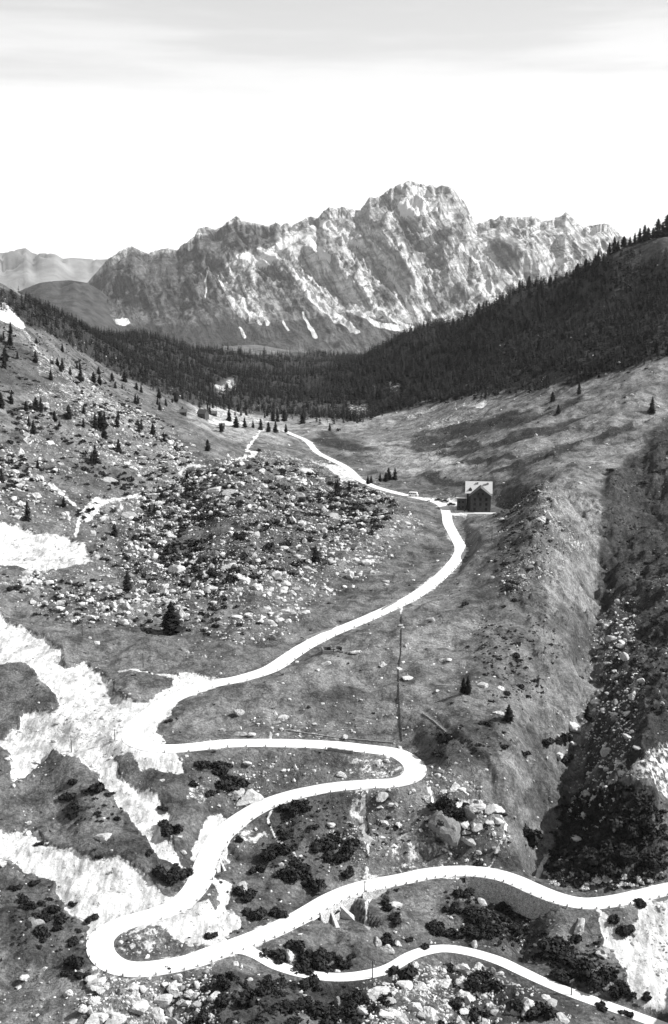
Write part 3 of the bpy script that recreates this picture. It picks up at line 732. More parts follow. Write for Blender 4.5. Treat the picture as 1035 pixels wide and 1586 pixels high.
def massif_noise(X, Y, yr):
    t_ = (.25 + .75 * sstep(7500, 8500, Y)) * sstep(6900, 7400, Y) * (1 - sstep(.99, 1.0, Y / yr) * .35)
    p = X + .6 * Y
    wx, wy = 130 * fbm(X / 900, Y / 900, 3, 1), 130 * fbm(X / 900, Y / 900, 3, 2)
    o = 70 * fbm((p + wx) / 560, (Y + wy) / 900, 3, 5, ridged=True)
    o += 52 * fbm((p + wx) / 210, (Y + wy) / 330, 4, 9, gain=.6, ridged=True)
    o += 24 * fbm((X + .4 * wx) / 70, Y / 90, 4, 33, gain=.65, ridged=True)
    # ledges: rock climbs in steps
    for pts, h, w in RIBS: o += 1.0 * h * np.exp(-(seg_d(X + wx * .6, Y, line_world(pts, [yof(*q) for q in pts])) / w) ** 2)
    for pts, h, w in CUTS: o -= h * np.exp(-(seg_d(X, Y, line_world(pts, [yof(*q) for q in pts])) / w) ** 2)
    return o * t_ * .9
MS = 1.0; MW, MH = 1080, 620; my, mx = np.mgrid[0:MH, 0:MW].astype(float)
mm = np.zeros((MH, MW)); dk = np.zeros((MH, MW))  # second mask darkens the rock to paint the massif's shaded left side
for p in [[(365,395),(385,392),(402,398),(418,386),(438,376),(446,382),(430,392),(420,412),(404,416),(378,402),(362,402)],
          [(150,490),(180,495),(200,492),(206,500),(195,505),(165,500)],[(618,314),(630,308),(672,314),(680,326),(660,333),(622,332)],
          [(640,288),(660,292),(668,305),(650,310),(638,302)]]: poly(mm, p)
for pts, w in [([(338,428),(346,445),(358,462),(373,486)],[2,4,6,9]),([(455,418),(468,440),(486,462),(520,490),(555,512)],[7,12,14,12,6]),([(470,452),(500,480),(545,512)],[3,4,3]),
               ([(375,462),(385,480),(402,502)],[3,4,4]),([(386,468),(395,480)],2),([(404,488),(414,500)],[3,5]),([(440,496),(447,512)],[2,4]),([(466,484),(478,505),(488,520)],[2,5,8]),
               ([(372,505),(380,522)],[2,5]),([(540,480),(580,500),(640,512)],[5,8,9]),([(575,470),(610,495),(640,506)],[3,5,5]),([(318,420),(320,440),(320,460)],2),
               ([(452,352),(480,375),(510,400)],[10,14,8]),([(820,350),(845,345),(870,336)],[4,5,3]),([(825,362),(850,350)],4),([(600,420),(620,450),(640,480)],[4,6,5]),
               ([(715,380),(735,395),(750,410)],[10,14,8]),([(500,345),(530,360),(560,385)],[8,9,5]),([(917,360),(935,352)],8),([(105,455),(90,480)],[5,7])]: line(mm, pts, w)
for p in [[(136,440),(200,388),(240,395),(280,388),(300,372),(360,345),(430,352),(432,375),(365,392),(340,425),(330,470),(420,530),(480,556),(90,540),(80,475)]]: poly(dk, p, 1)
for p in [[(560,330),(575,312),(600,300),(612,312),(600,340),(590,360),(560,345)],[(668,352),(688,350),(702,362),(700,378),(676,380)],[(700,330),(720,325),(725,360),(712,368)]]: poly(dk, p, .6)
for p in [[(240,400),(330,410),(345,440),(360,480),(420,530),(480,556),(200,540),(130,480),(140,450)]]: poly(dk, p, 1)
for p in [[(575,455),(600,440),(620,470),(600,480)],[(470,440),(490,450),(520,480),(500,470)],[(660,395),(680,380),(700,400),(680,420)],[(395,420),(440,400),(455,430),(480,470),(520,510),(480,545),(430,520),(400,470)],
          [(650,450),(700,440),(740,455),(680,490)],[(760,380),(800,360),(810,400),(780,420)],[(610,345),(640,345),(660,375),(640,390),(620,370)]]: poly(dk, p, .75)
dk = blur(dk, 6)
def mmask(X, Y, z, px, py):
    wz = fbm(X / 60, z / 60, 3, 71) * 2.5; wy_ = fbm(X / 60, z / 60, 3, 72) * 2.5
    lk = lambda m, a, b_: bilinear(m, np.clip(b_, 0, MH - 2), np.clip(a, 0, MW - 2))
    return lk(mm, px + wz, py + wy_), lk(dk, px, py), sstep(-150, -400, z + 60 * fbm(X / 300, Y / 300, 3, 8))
m_mass, nt, b = mat_new('dolomite_rock'); t = NT(nt); A = t.attr('cover')
sx = nt.nodes.new('ShaderNodeSeparateXYZ'); nt.links.new(t.pos, sx.inputs[0]); wv = t.m('MULTIPLY', t.m('SUBTRACT', t.noise(.006, 4), .5), 110)
cb = nt.nodes.new('ShaderNodeCombineXYZ'); nt.links.new(t.m('MULTIPLY', t.m('ADD', t.m('ADD', sx.outputs[0], t.m('MULTIPLY', sx.outputs[2], .55)), wv), .022), cb.inputs[0]); nt.links.new(t.m('MULTIPLY', sx.outputs[2], .0035), cb.inputs[1])
cs_ = nt.nodes.new('ShaderNodeCombineXYZ'); nt.links.new(t.m('MULTIPLY', t.m('ADD', t.m('ADD', sx.outputs[2], t.m('MULTIPLY', sx.outputs[0], -.22)), wv), .03), cs_.inputs[0]); nt.links.new(t.m('MULTIPLY', sx.outputs[0], .003), cs_.inputs[1])
n1 = t.noise(1.0, 7, .68, cb.outputs[0]); n2 = t.noise(.03, 7, .72); n3 = t.noise(1.0, 6, .65, cs_.outputs[0])
rock = t.m('MULTIPLY', t.m('MULTIPLY', t.rng(n1, .4, .6, .42, 1.45), t.rng(n2, .3, .7, .7, 1.3)), t.rng(n3, .4, .6, .72, 1.25))
rock = t.m('MULTIPLY', rock, t.mix(A[1], .52, .115))  # painted shade pulls the rock tone down
n4 = t.noise(.011, 6, .7)
veg = t.m('MULTIPLY', t.rng(n4, .3, .7, .5, 1.6), .055)
c = t.mix(t.m('MULTIPLY', t.rng(t.m('ADD', A[2], t.m('SUBTRACT', n4, .5)), .45, .75, 0, 1), .85), rock, veg)
c = t.mix(t.rng(t.m('ADD', A[0], t.m('MULTIPLY', t.m('SUBTRACT', n2, .5), .5)), .28, .5, 0, 1), c, .85)
nt.links.new(c, b.inputs['Base Color'])
t.bump(t.m('ADD', t.m('MULTIPLY', n1, 1.2), t.m('ADD', t.m('MULTIPLY', n2, .6), t.m('MULTIPLY', n3, .8))), 45, 1, b)
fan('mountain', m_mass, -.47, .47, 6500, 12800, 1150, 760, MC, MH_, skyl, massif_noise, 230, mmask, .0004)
m_far = simple('distant_hill_rock', .2, .4, .0025, bump=.5, bd=40)
FS = [(-200,375,20000),(-40,385,20000),(5,392,20000),(28,386,20000),(40,384,20000),(52,393,20000),(70,392,20000),(85,393,20000),(98,401,20000),(112,399,20500),(135,401,20500),(155,402,20500),(200,400,20500),
      (300,420,20500),(600,430,20500),(1100,430,20500)]
fan('distant_hills', m_far, -.47, .47, 15500, 23500, 360, 120, [(px, 520, 16000) for px in range(-150, 1200, 150)] + [(60,420,18500),(100,430,18300),(0,430,18000)],
    [(u, 23000, -1200) for u in (-.4, -.2, 0, .2, .4)], FS, lambda X, Y, yr: 240 * fbm(X / 900, Y / 1100, 5, 3, ridged=True), 900)
NS = [(-200,430,8200),(-60,448,8200),(20,456,8200),(40,446,8200),(62,438,8200),(85,435,8200),(110,434,8200),(135,438,8300),(160,452,8300),(220,500,8300),(300,540,8300)]
fan('near_hills', simple('wooded_hill', .045, .75, .012, bump=1, bd=12), -.5, -.08, 6000, 9800, 200, 110, [(px, 520, 6800) for px in range(-250, 320, 90)], [(u, 9600, -900) for u in (-.5, -.35, -.2, -.1)],
    NS, lambda X, Y, yr: 80 * fbm(X / 400, Y / 500, 5, 23, ridged=True), 500)
# plain beneath and beyond everything, out to the horizon
gp = MB(); gp.add([(-60000, -2000, -1900), (60000, -2000, -1900), (60000, 60000, -1900), (-60000, 60000, -1900)], [(0, 1, 2, 3)])
tag(gp.build('terrain', simple('valley_terrain', .12, .3, .001)), kind='structure')
# the hillside we stand on
hs = MB(); hs.add([(-260, 153, -104), (260, 153, -104), (200, 5, -9), (-200, 5, -9), (260, -300, 10), (-260, -300, 10)], [(0, 1, 2, 3), (3, 2, 4, 5)])
tag(hs.build('near_hillside', m_ground), kind='structure')

# ------------------------------------------------------------------ makers
def rock_mesh(name, seed, mat, n=3, flat=.75, cuts=13):
    rg = np.random.default_rng(seed)
    bm_ = __import__('bmesh').new(); __import__('bmesh').ops.create_icosphere(bm_, subdivisions=n, radius=1)
    D = np.array([v.co[:] for v in bm_.verts]); Fc = np.array([[v.index for v in f.verts] for f in bm_.faces]); bm_.free()
    r = np.full(len(D), 1.3)
    for _ in range(cuts):
        nn = rg.normal(size=3); nn /= np.linalg.norm(nn); q = D @ nn; dd = rg.uniform(.5, .85)
        r = np.where(q > .05, np.minimum(r, dd / np.maximum(q, .05)), r)
    V_ = D * r[:, None] * rg.uniform(.8, 1.15, 3) + rg.normal(size=D.shape) * .03
    V_[:, 2] *= flat; V_[:, 2] += .35
    return mesh_np(name, V_, Fc, mat, False)
def leaf_blob(name, seed, mat, n, flat=.55, leaf=.16):
    """dwarf pine: lobes of small upright leaf clumps spread through a flattened volume"""
    rg = np.random.default_rng(seed); L = rg.integers(4, 7)
    cs = np.stack([rg.uniform(-.6, .6, L), rg.uniform(-.55, .55, L), rg.uniform(.1, .35, L)], 1); rs = rg.uniform(.3, .55, L)
    k = rg.integers(0, L, n); d = rg.normal(size=(n, 3)); d /= np.linalg.norm(d, axis=1)[:, None]
    p = cs[k] + d * (rs[k] * rg.uniform(.55, 1.08, n))[:, None]; p[:, 2] = np.abs(p[:, 2]) * flat * 1.5
    a = rg.normal(size=(n, 3)); a /= np.linalg.norm(a, axis=1)[:, None]; c_ = np.cross(a, d); c_ /= np.linalg.norm(c_, axis=1)[:, None] + 1e-9
    s_ = rg.uniform(.6, 1.3, n)[:, None] * leaf
    V_ = np.stack([p - a * s_, p + c_ * s_ * .8, p + a * s_ + d * s_ * .4, p - c_ * s_ * .8], 1).reshape(-1, 3); V_[:, 2] = np.maximum(V_[:, 2], -.05)
    return mesh_np(name, V_, np.arange(4 * n).reshape(n, 4), mat, False)
def crown_arrays(seed, layers, spokes, wid=.2, low=.08, ragged=.25, blunt=.8):
    rg = np.random.default_rng(seed); V_, F_ = [], []
    for i in range(layers):
        t_ = i / (layers - 1); z0 = low + (1 - low) * t_; w = wid * (1 - t_) ** blunt * (1 if t_ > .12 else .8) + .012
        for k in range(spokes):
            if rg.random() < .12: continue
            a = 2 * math.pi * (k + rg.uniform(-.4, .4)) / spokes + i * 1.3; L_ = w * rg.uniform(1 - ragged * 1.6, 1 + ragged); dp = L_ * rg.uniform(.1, .5)
            hx = .5 * (2 * math.pi / spokes) * L_ * 1.1; ca, sa = math.cos(a), math.sin(a); n_ = len(V_)
            V_ += [(0, 0, z0 + .035), (ca * L_ * .6 - sa * hx, sa * L_ * .6 + ca * hx, z0 - dp * .5), (ca * L_, sa * L_, z0 - dp), (ca * L_ * .6 + sa * hx, sa * L_ * .6 - ca * hx, z0 - dp * .5)]
            F_.append((n_, n_ + 1, n_ + 2, n_ + 3))
    return np.array(V_), np.array(F_)
crown_hi = [mesh_np('crown', *crown_arrays(s_, 26, 9, w, .06, .3, bl), m_con) for s_, w, bl in ((1, .24, .6), (2, .2, .7), (3, .28, .5), (4, .22, .55), (5, .3, .45))]
trunk_me = MB().tube([(0, 0, -.05), (0, 0, .1), (.003, 0, .5), (0, 0, .93)], [.024, .02, .012, .003], 7).mesh('trunk', m_trunk)
crown_lo = [crown_arrays(s_, 9, 6, w, .05, .3, .65) for s_, w in ((11, .22), (12, .2), (13, .27), (14, .21), (15, .17))]
rocks = [rock_mesh('boulder', 100 + i, m_rock[(0, 0, 0, 1, 1, 2)[i % 6]], 3, .6 + .12 * (i % 4), 7 + i % 5) for i in range(18)]
rock_lo = []
for i in range(8):
    q = rock_mesh('tmp', 300 + i, m_rock[0], 1, .7, 8); v_ = np.empty(len(q.vertices) * 3); q.vertices.foreach_get('co', v_)
    rock_lo.append((v_.reshape(-1, 3), np.array([p.vertices[:] for p in q.polygons]))); bpy.data.meshes.remove(q)
bush_me = [leaf_blob('foliage', 40 + i, m_bush, 620) for i in range(8)]
bush_pale = [leaf_blob('foliage', 60 + i, m_bush2, 420) for i in range(3)]
bush_lo = []
for i in range(5):
    q = leaf_blob('tmp', 80 + i, m_bush, 46, .6, .3); v_ = np.empty(len(q.vertices) * 3); q.vertices.foreach_get('co', v_)
    bush_lo.append((v_.reshape(-1, 3), np.arange(46 * 4).reshape(-1, 4))); bpy.data.meshes.remove(q)
def merge(name, protos, P_, S_, mat, label, cat, aniso=None):
    """many small copies in one mesh (uncountable stuff)"""
    P_ = np.asarray(P_, float); S_ = np.asarray(S_, float); n = len(P_); kind_ = rng.integers(0, len(protos), n); ang = rng.uniform(0, 2 * math.pi, n)
    Vs, Fs, off = [], [], 0
    for k, (v_, f_) in enumerate(protos):
        i = np.where(kind_ == k)[0]
        if not len(i): continue
        c_, s_ = np.cos(ang[i])[:, None], np.sin(ang[i])[:, None]; x, y = v_[:, 0][None], v_[:, 1][None]
        sc_ = S_[i][:, None]; hz = sc_ if aniso is None else sc_ * rng.uniform(aniso[0], aniso[1], (len(i), 1))
        Q = np.stack([(x * c_ - y * s_) * sc_ + P_[i, 0][:, None], (x * s_ + y * c_) * sc_ + P_[i, 1][:, None], v_[:, 2][None] * hz + P_[i, 2][:, None]], 2)
        m_ = len(v_); Vs.append(Q.reshape(-1, 3)); Fs.append((f_[None] + (np.arange(len(i)) * m_)[:, None, None]).reshape(-1, f_.shape[1]) + off); off += len(i) * m_
    return tag(link(name, mesh_np(name, np.concatenate(Vs), np.concatenate(Fs), mat, False)), label, cat, kind='stuff')

# records used to write one telling label for every repeat
REC = []
def rec(o, px, py, noun, adj, cat, group): REC.append((o, px, py, noun, adj, cat, group))
def put_mesh(name, me_, p, size, rz=None, sink=.0, tilt=0):
    o = bpy.data.objects.new(name, me_); COL.objects.link(o); o.location = (p[0], p[1], p[2] - sink)
    o.rotation_euler = (random.uniform(-tilt, tilt), random.uniform(-tilt, tilt), random.uniform(0, 6.28) if rz is None else rz)
    o.scale = size if isinstance(size, tuple) else (size, size, size); return o
def mpp(p): return (p[1] * CP - p[2] * SP) / F          # metres per photo pixel at this point

# ------------------------------------------------------------------ density maps for what is strewn over the slopes
MS = 2.0; MW, MH = 540, 800; my, mx = np.mgrid[0:MH, 0:MW]; mx = mx * MS; my = my * MS
D = Mk() + .035
for p, v in [([(0,640),(60,600),(140,600),(230,640),(300,690),(290,770),(330,770),(360,720),(420,700),(560,745),(640,790),(665,830),(600,870),(520,890),(470,960),(400,1000),(300,985),(200,975),(70,950),(20,900),(150,890),(150,830),(20,805)],.45),
             ([(200,790),(300,720),(420,700),(560,745),(640,790),(610,850),(480,890),(400,920),(260,930),(190,880)],1.3),
             ([(60,610),(130,605),(235,650),(270,700),(180,700),(60,690)],.7),
             ([(0,690),(100,700),(230,745),(220,765),(130,760),(0,740)],.12),
             ([(560,1225),(660,1215),(750,1240),(790,1300),(740,1340),(640,1345),(560,1360),(530,1300)],.6),
             ([(280,1180),(420,1170),(500,1190),(330,1260)],.35),([(140,1510),(330,1500),(340,1586),(120,1586)],.7),
             ([(560,1510),(660,1490),(760,1500),(860,1550),(900,1590),(560,1590)],.6),([(920,930),(985,930),(990,1090),(940,1280),(870,1340),(890,1200),(905,1080)],.7),
             ([(770,760),(860,745),(915,860),(850,900),(780,930)],.35),([(610,1390),(720,1380),(820,1420),(860,1480),(700,1480),(600,1450)],.4),
             ([(600,650),(700,626),(770,625),(720,665),(650,672)],.5),([(840,1110),(910,1110),(900,1180),(850,1180)],.4),
             ([(560,1165),(625,1175),(620,1205),(540,1200)],.25),([(120,1060),(200,1090),(190,1130),(130,1120)],.5),([(90,1100),(130,1040),(190,1060),(160,1150)],.25),
             ([(640,1190),(700,1190),(760,1230),(700,1240)],.5),([(40,1290),(200,1380),(260,1400),(60,1340)],.12),([(380,1100),(560,1120),(540,1145),(400,1145)],.25)]: poly(D, p, v)
for p, v in [([(0,890),(120,880),(200,960),(120,970),(0,930)],.4),([(0,620),(60,600),(100,640),(60,720),(0,700)],.3)]: poly(D, p, v)
D = blur(D, 5)
Bd = Mk() + .02
for p, v in [([(740,960),(850,950),(870,1010),(840,1080),(760,1090),(735,1020)],.9),([(870,1240),(1010,1235),(1035,1340),(1000,1370),(850,1372),(850,1310)],1.0),
             ([(930,800),(1070,760),(1070,1150),(960,1180),(905,1170),(930,1060),(960,980)],.8),([(940,700),(1070,640),(1070,780),(940,800)],.3),
             ([(290,750),(420,710),(560,750),(610,800),(480,880),(300,900),(210,830)],.9),([(440,1240),(540,1240),(550,1350),(490,1380),(400,1330)],.5),
             ([(320,1510),(560,1530),(600,1586),(300,1586)],.7),([(800,1420),(960,1440),(990,1560),(880,1510),(780,1450)],.6),([(690,1380),(800,1390),(780,1460),(700,1450)],.5),
             ([(0,500),(60,510),(200,600),(260,640),(120,600),(0,600)],.5),([(0,720),(120,740),(100,810),(0,810)],.25),([(650,1130),(780,1110),(800,1160),(700,1170)],.4),
             ([(780,780),(830,760),(860,860),(800,950),(770,900)],.6),([(20,1380),(130,1400),(130,1500),(20,1460)],.35),([(600,1230),(780,1240),(780,1330),(600,1330)],.25),
             ([(80,1200),(260,1210),(280,1280),(100,1270)],.2)]: poly(Bd, p, v)
Bd = blur(Bd, 4)
nogo = Mk()
for q in (ROAD, TRACK): line(nogo, q, 30 if q is ROAD else 14, 1)
vis = seen_map()
def scatter(n, dens, ymax, seed, ymin=190, keep=.93):
    rg = np.random.default_rng(seed); u = rg.uniform(-.33, .33, n); l = rg.uniform(math.log(ymin), math.log(ymax), n)
    y = np.exp(l); x = u * y; z = ground(x, y); px, py = project(x, y, z)
    r_i = ((l - L0) / (L1 - L0)) ** (1 / 1.12) * (NR - 1); c_i = (u - U0) / (U1 - U0) * (NC - 1)
    rd = bilinear(dr, r_i, c_i); td = bilinear(dt, r_i, c_i)
    k = (rg.random(n) < look(dens, px, py) * np.clip(1 + 1.5 * fbm(x / 22, y / 26, 3, seed), .05, 3) * (1 - keep * np.clip(look(scree, px, py) * 1.6, 0, 1))) & (px > -60) & (px < 1095) & (py < 1640) & (rd > hw + 1.0) & (td > 2.6)
    k &= np.hypot((x - bw_[0]) / 16, (y - bw_[1] - 3) / 14) > 1
    return x[k], y[k], z[k], px[k], py[k]
# ------------------------------------------------------------------ boulders
GB, GS, GC = 'limestone boulders strewn over the slopes', 'dwarf pine bushes on the slopes', 'conifers standing on the open slopes'
def boulder(px, py, w, h, k=None, dark=False):
    p = hit(px, py); s_ = mpp(p); k = random.randrange(18) if k is None else k
    o = put_mesh('boulder', rocks[k], p, (w * s_ * .5, w * s_ * .42, h * s_ * .55), sink=.2 * h * s_, tilt=.2)
    ad = ('large ' if w > 22 else '') + ('pale', 'pale', 'pale', 'grey', 'grey', 'dark')[k % 6] + (' tall' if h > w else ' low' if h < w * .6 else ' angular')
    rec(o, px, py - h / 2, 'boulder', ad, 'boulder', GB); return o
for a in [(694,1284,60,66,5),(728,1262,24,30,11),(735,1250,26,16,1),(388,1236,42,34,2),(365,1230,30,22,3),(270,884,24,34,1),(91,942,22,16,0),(163,945,20,17,1),(176,938,18,14,2),(172,746,24,18,3),(203,800,26,20,3),  # first boulder gets dark rock to paint in its shaded face
          (144,828,18,13,3),(838,806,26,26,0),(848,800,20,20,2),(592,1031,24,13,3),(617,1035,12,8,0),(508,1027,18,9,2),(445,905,20,16,1),(470,898,16,14,0),(437,918,16,12,2),(535,1142,16,13,3),(376,1138,22,12,3),
          (430,1120,18,10,3),(392,1138,16,12,1),(460,1025,10,7,0),(697,1022,12,8,1),(684,1021,12,6,0),(679,1070,14,7,0),(777,1108,16,16,1),(768,1104,10,10,0),(290,1010,10,6,0),
          (865,1170,18,16,1),(884,1150,16,12,0),(900,1110,14,8,2),(48,866,18,10,3),(390,955,18,10,1),(420,950,22,9,0),(406,957,14,8,2),(598,905,8,8,0),(150,995,16,9,0),
          (110,1586,18,14,3),(210,1560,38,30,0),(245,1578,30,34,1),(180,1580,34,28,2),(290,1555,24,22,0),(330,1545,22,20,1),(275,1590,30,26,3),(150,1575,24,22,1),
          (640,1560,30,34,0),(665,1575,26,32,1),(620,1585,30,28,2),(690,1560,22,20,0),(600,1575,24,22,1),(715,1540,20,18,2),(650,1530,18,16,1),(820,1558,44,30,2),(845,1545,24,18,0),(870,1575,24,20,1),
          (760,1518,18,10,2),(600,1470,24,20,2),(585,1460,20,16,3),(615,1462,18,16,0),(30,1530,16,10,0),(70,1500,12,8,0),(40,1515,16,16,1),(140,1540,10,6,0),(780,1300,10,8,0),(765,1290,10,10,0),
          (395,830,22,16,3),(440,850,20,18,1),(465,770,26,20,3),(470,730,26,14,1),(345,730,24,20,0),(375,720,22,16,2),(405,730,20,18,0),(330,760,22,18,1),(360,765,26,20,3),(430,740,18,14,1),
          (500,790,20,14,3),(520,800,22,14,3),(300,790,20,14,0),(260,830,22,16,2),(310,850,18,14,1),(355,880,20,14,3),(380,900,18,14,1),(330,910,22,16,0),(230,870,14,12,0),(250,780,18,12,1),
          (700,1225,20,14,1),(660,1235,18,14,0),(760,1275,14,12,1),(720,1290,16,12,2),(590,1250,12,8,0),(610,1310,14,9,0),(395,745,16,14,2),(600,830,12,8,0),(630,810,12,8,1),(590,850,12,8,2)]: boulder(*a)
x, y, z, px, py = scatter(100000, D, 1500, 5)
n = len(x); size = np.minimum(.30 * np.random.default_rng(3).random(n) ** -.42, 1.9) * (1 + .15 * sstep(400, 900, y))
sp = size * F / y
order = np.argsort(-sp * (1 - 1e3 * ((py > 1586) | (px < 0) | (px > 1035))))
NB = 300 - len([1 for r_ in REC if r_[3] == 'boulder'])
for i in order[:NB]:
    k = random.randrange(18); hz = random.uniform(.7, 1.15)
    o = put_mesh('boulder', rocks[k], (x[i], y[i], z[i]), (size[i] * 1.1, size[i] * random.uniform(.75, 1.1), size[i] * hz), sink=.28 * size[i], tilt=.2)
    rec(o, px[i], py[i], 'boulder', ('pale', 'pale', 'pale', 'grey', 'grey', 'dark')[k % 6] + (' blocky' if hz > .95 else ' low' if hz < .8 else ' angular'), 'boulder', GB)
rest = order[NB:]
print('rocks', n)
Dr = Mk()
for p, v in [([(210,790),(290,725),(350,715),(420,705),(540,745),(620,785),(560,850),(480,880),(400,905),(280,920),(200,880)],1.0),([(70,610),(130,610),(235,660),(260,700),(180,695),(80,680)],.7),
             ([(130,800),(210,790),(200,880),(160,880),(150,840)],.5),([(40,890),(150,890),(280,930),(260,970),(150,960),(60,930)],.5),([(0,690),(60,690),(110,730),(60,740),(0,730)],.3)]: poly(Dr, p, v)
D2 = Mk(); poly(D2, [(110,790),(200,760),(300,715),(420,700),(560,740),(650,790),(640,840),(560,900),(470,960),(380,990),(260,960),(150,960),(40,930),(30,890),(150,880),(150,820)], .42); poly(D2, [(40,600),(140,600),(300,690),(300,740),(200,720),(40,700)], .8); poly(D2, [(40,885),(150,880),(290,900),(300,970),(160,960),(40,930)], .8)
Dr = np.maximum(blur(Dr, 22), blur(D2, 10))
xa, ya, za, _, _ = scatter(19000, Dr, 1300, 77, 400); sa = np.minimum(.7 * np.random.default_rng(6).random(len(xa)) ** -.38, 3.2)
D3 = Mk(); poly(D3, [(50,605),(140,600),(240,650),(280,690),(290,740),(220,740),(150,715),(50,700),(30,650)], 1); poly(D3, [(0,690),(90,690),(110,735),(70,800),(0,800)], .35); D3 = blur(D3, 12)
xb, yb, zb, _, _ = scatter(42000, D3, 1250, 78, 540); sb = np.minimum(.6 * np.random.default_rng(9).random(len(xb)) ** -.38, 3.0)
s_soft = blur(scree_near, 7); De = np.clip(s_soft * 2, 0, 1) * np.clip(1.5 - 1.2 * s_soft, 0, 1)
xe, ye, ze, _, _ = scatter(42000, De * .8, 900, 79, 190, 0.0); se = np.minimum(.2 * np.random.default_rng(12).random(len(xe)) ** -.42, 1.1)
xr, yr_, zr_, sr_ = [np.concatenate(q) for q in ((x[rest], xa, xb, xe), (y[rest], ya, yb, ye), (z[rest], za, zb, ze), (size[rest], sa, sb, se))]
m_rub, nt, b = mat_new('rubble_rock'); t = NT(nt)
v = t.m('MULTIPLY', t.rng(t.noise(.45, 2), .35, .65, .25, .66), t.rng(t.noise(2.2, 4), .3, .7, .8, 1.2)); nt.links.new(v, b.inputs['Base Color'])
merge('rubble', rock_lo, np.stack([xr, yr_, zr_ - .2 * sr_], 1), sr_ * .95, m_rub, 'small pale rocks scattered thickly over the slopes', 'rubble', (.7, 1.2))

# ------------------------------------------------------------------ dwarf pines
def bush(px, py, w, pale=False):
    p = hit(px, py); s_ = mpp(p) * w * .5
    root = empty('dwarf_pine' if not pale else 'pale_shrub', (p[0], p[1], p[2] - .1), random.uniform(0, 6.28))
    f = link('foliage', random.choice(bush_pale if pale else bush_me), root)
    f.scale = (s_ * 1.15, s_ * 1.0, s_ * random.uniform(.8, 1.15))
    for a in range(2): link('stem', stem_me, root).scale = (s_, s_, s_ * .8); root.children[-1].rotation_euler = (0, .3, a * 2.6)
    rec(root, px, py - 3, 'shrub' if pale else 'dwarf pine bush', 'pale leafy' if pale else ('broad dark' if w > 36 else 'dark rounded' if w > 24 else 'small dark'), 'bush', 'pale shrubs beside the lowest road' if pale else GS)
stem_me = MB().tube([(0, 0, -.1), (.03, 0, .15), (.1, .02, .35), (.22, .05, .5)], [.06, .05, .035, .015], 6).mesh('stem', m_trunk)
for a in [(690,1243,34),(676,1252,26),(704,1256,30),(690,1272,40),(720,1250,20),(110,1213,24),(105,1238,32),(118,1250,28),(147,1226,34),(25,1376,20),(35,1392,24),(55,1402,26),(80,1410,28),(55,1423,22),(75,1423,20),(92,1424,26),(92,1439,22),(65,1449,32),(55,1368,20),  # first five bushes grow on the big boulder and darken its shaded face
          (115,1460,24),(113,1494,34),(105,1511,22),(127,1513,26),(115,1402,18),(140,1424,24),(328,1450,24),(265,1289,34),(255,1278,22),(252,1358,36),(268,1360,42),(284,1358,34),
          (345,1194,36),(330,1187,30),(365,1218,38),(355,1208,28),(450,1254,34),(465,1248,28),(430,1324,46),(410,1348,28),(455,1354,46),(480,1369,46),(500,1314,46),(525,1329,44),(545,1314,36),  # third bush of this row is put in for a boulder's cast shadow
          (540,1352,28),(378,1389,38),(395,1418,36),(430,1418,30),(420,1481,40),(455,1468,34),(480,1493,48),(500,1503,42),(530,1493,30),(545,1483,18),(475,1523,36),(350,1523,36),(340,1553,34),
          (380,1558,44),(410,1533,34),(440,1563,40),(480,1563,46),(510,1583,34),(545,1568,40),(560,1548,34),(600,1403,28),(615,1424,28),(600,1458,30),(625,1512,44),(600,1548,28),
          (720,1388,34),(745,1423,38),(760,1443,38),(740,1453,34),(680,1443,32),(700,1448,28),(670,1433,26),(825,1304,46),(850,1463,42),(870,1483,48),(890,1458,26),(900,1503,48),(930,1518,50),
          (880,1513,44),(960,1533,36),(735,1523,38),(760,1533,42),(750,1513,28),(700,1503,28),(835,1570,46),(800,1560,30),(970,1443,36),(950,1429,30),(20,912,24),(682,1147,38),(683,1168,24),
          (779,1158,18),(812,1168,18),(845,1150,28),(870,1148,32),(877,1176,24),(816,1292,42),(50,632,18),(140,790,12),(300,1590,30),(260,1500,12),(690,1262,30),(712,1270,22),(470,1255,22),
          (395,1350,20),(370,1300,16),(270,1345,20),(440,1295,26),(350,1590,30),(400,1590,34),(450,1590,34),(560,1592,34),(155,1328,14),(60,1308,14),(230,1322,16),(990,1400,26),
          (660,1470,22),(780,1405,30),(800,1440,26),(710,1555,30),(740,1575,34),(690,1590,30),(930,1560,24),(970,1570,24),(1000,1545,20),(310,1185,22),(325,1232,20),(300,1215,16),
          (925,1262,40),(955,1275,44),(985,1290,40),(905,1290,38),(940,1310,46),(970,1325,46),(1000,1330,40),(885,1320,40),(915,1335,46),(950,1345,44),(870,1345,36),(1000,1280,34),(900,1355,32),
          (490,1480,34),(440,1487,30),(470,1505,30),(510,1485,28),(455,1335,30),(440,1360,28),(520,1300,30),(345,1215,28),(352,1190,24),(700,1410,26),(725,1440,28),(770,1425,26)]: bush(*a)
for i in range(34): bush(852 + i * 4.6 + random.uniform(-3, 3), 1372 + random.uniform(-16, 6) - (8 if i < 10 else 0) + (0 if i < 24 else -4), random.uniform(9, 17), True)
x, y, z, px, py = scatter(52000, Bd, 1500, 17)
bs = np.minimum(.42 * np.random.default_rng(8).random(len(x)) ** -.35, 2.0) * (1 + .3 * sstep(400, 900, y))
bpx = bs * 2 * F / y; order = np.argsort(-bpx * (1 - 1e3 * ((py > 1586) | (px < 0) | (px > 1035))))
NBU = 300 - len([1 for r_ in REC if r_[3] == 'dwarf pine bush'])
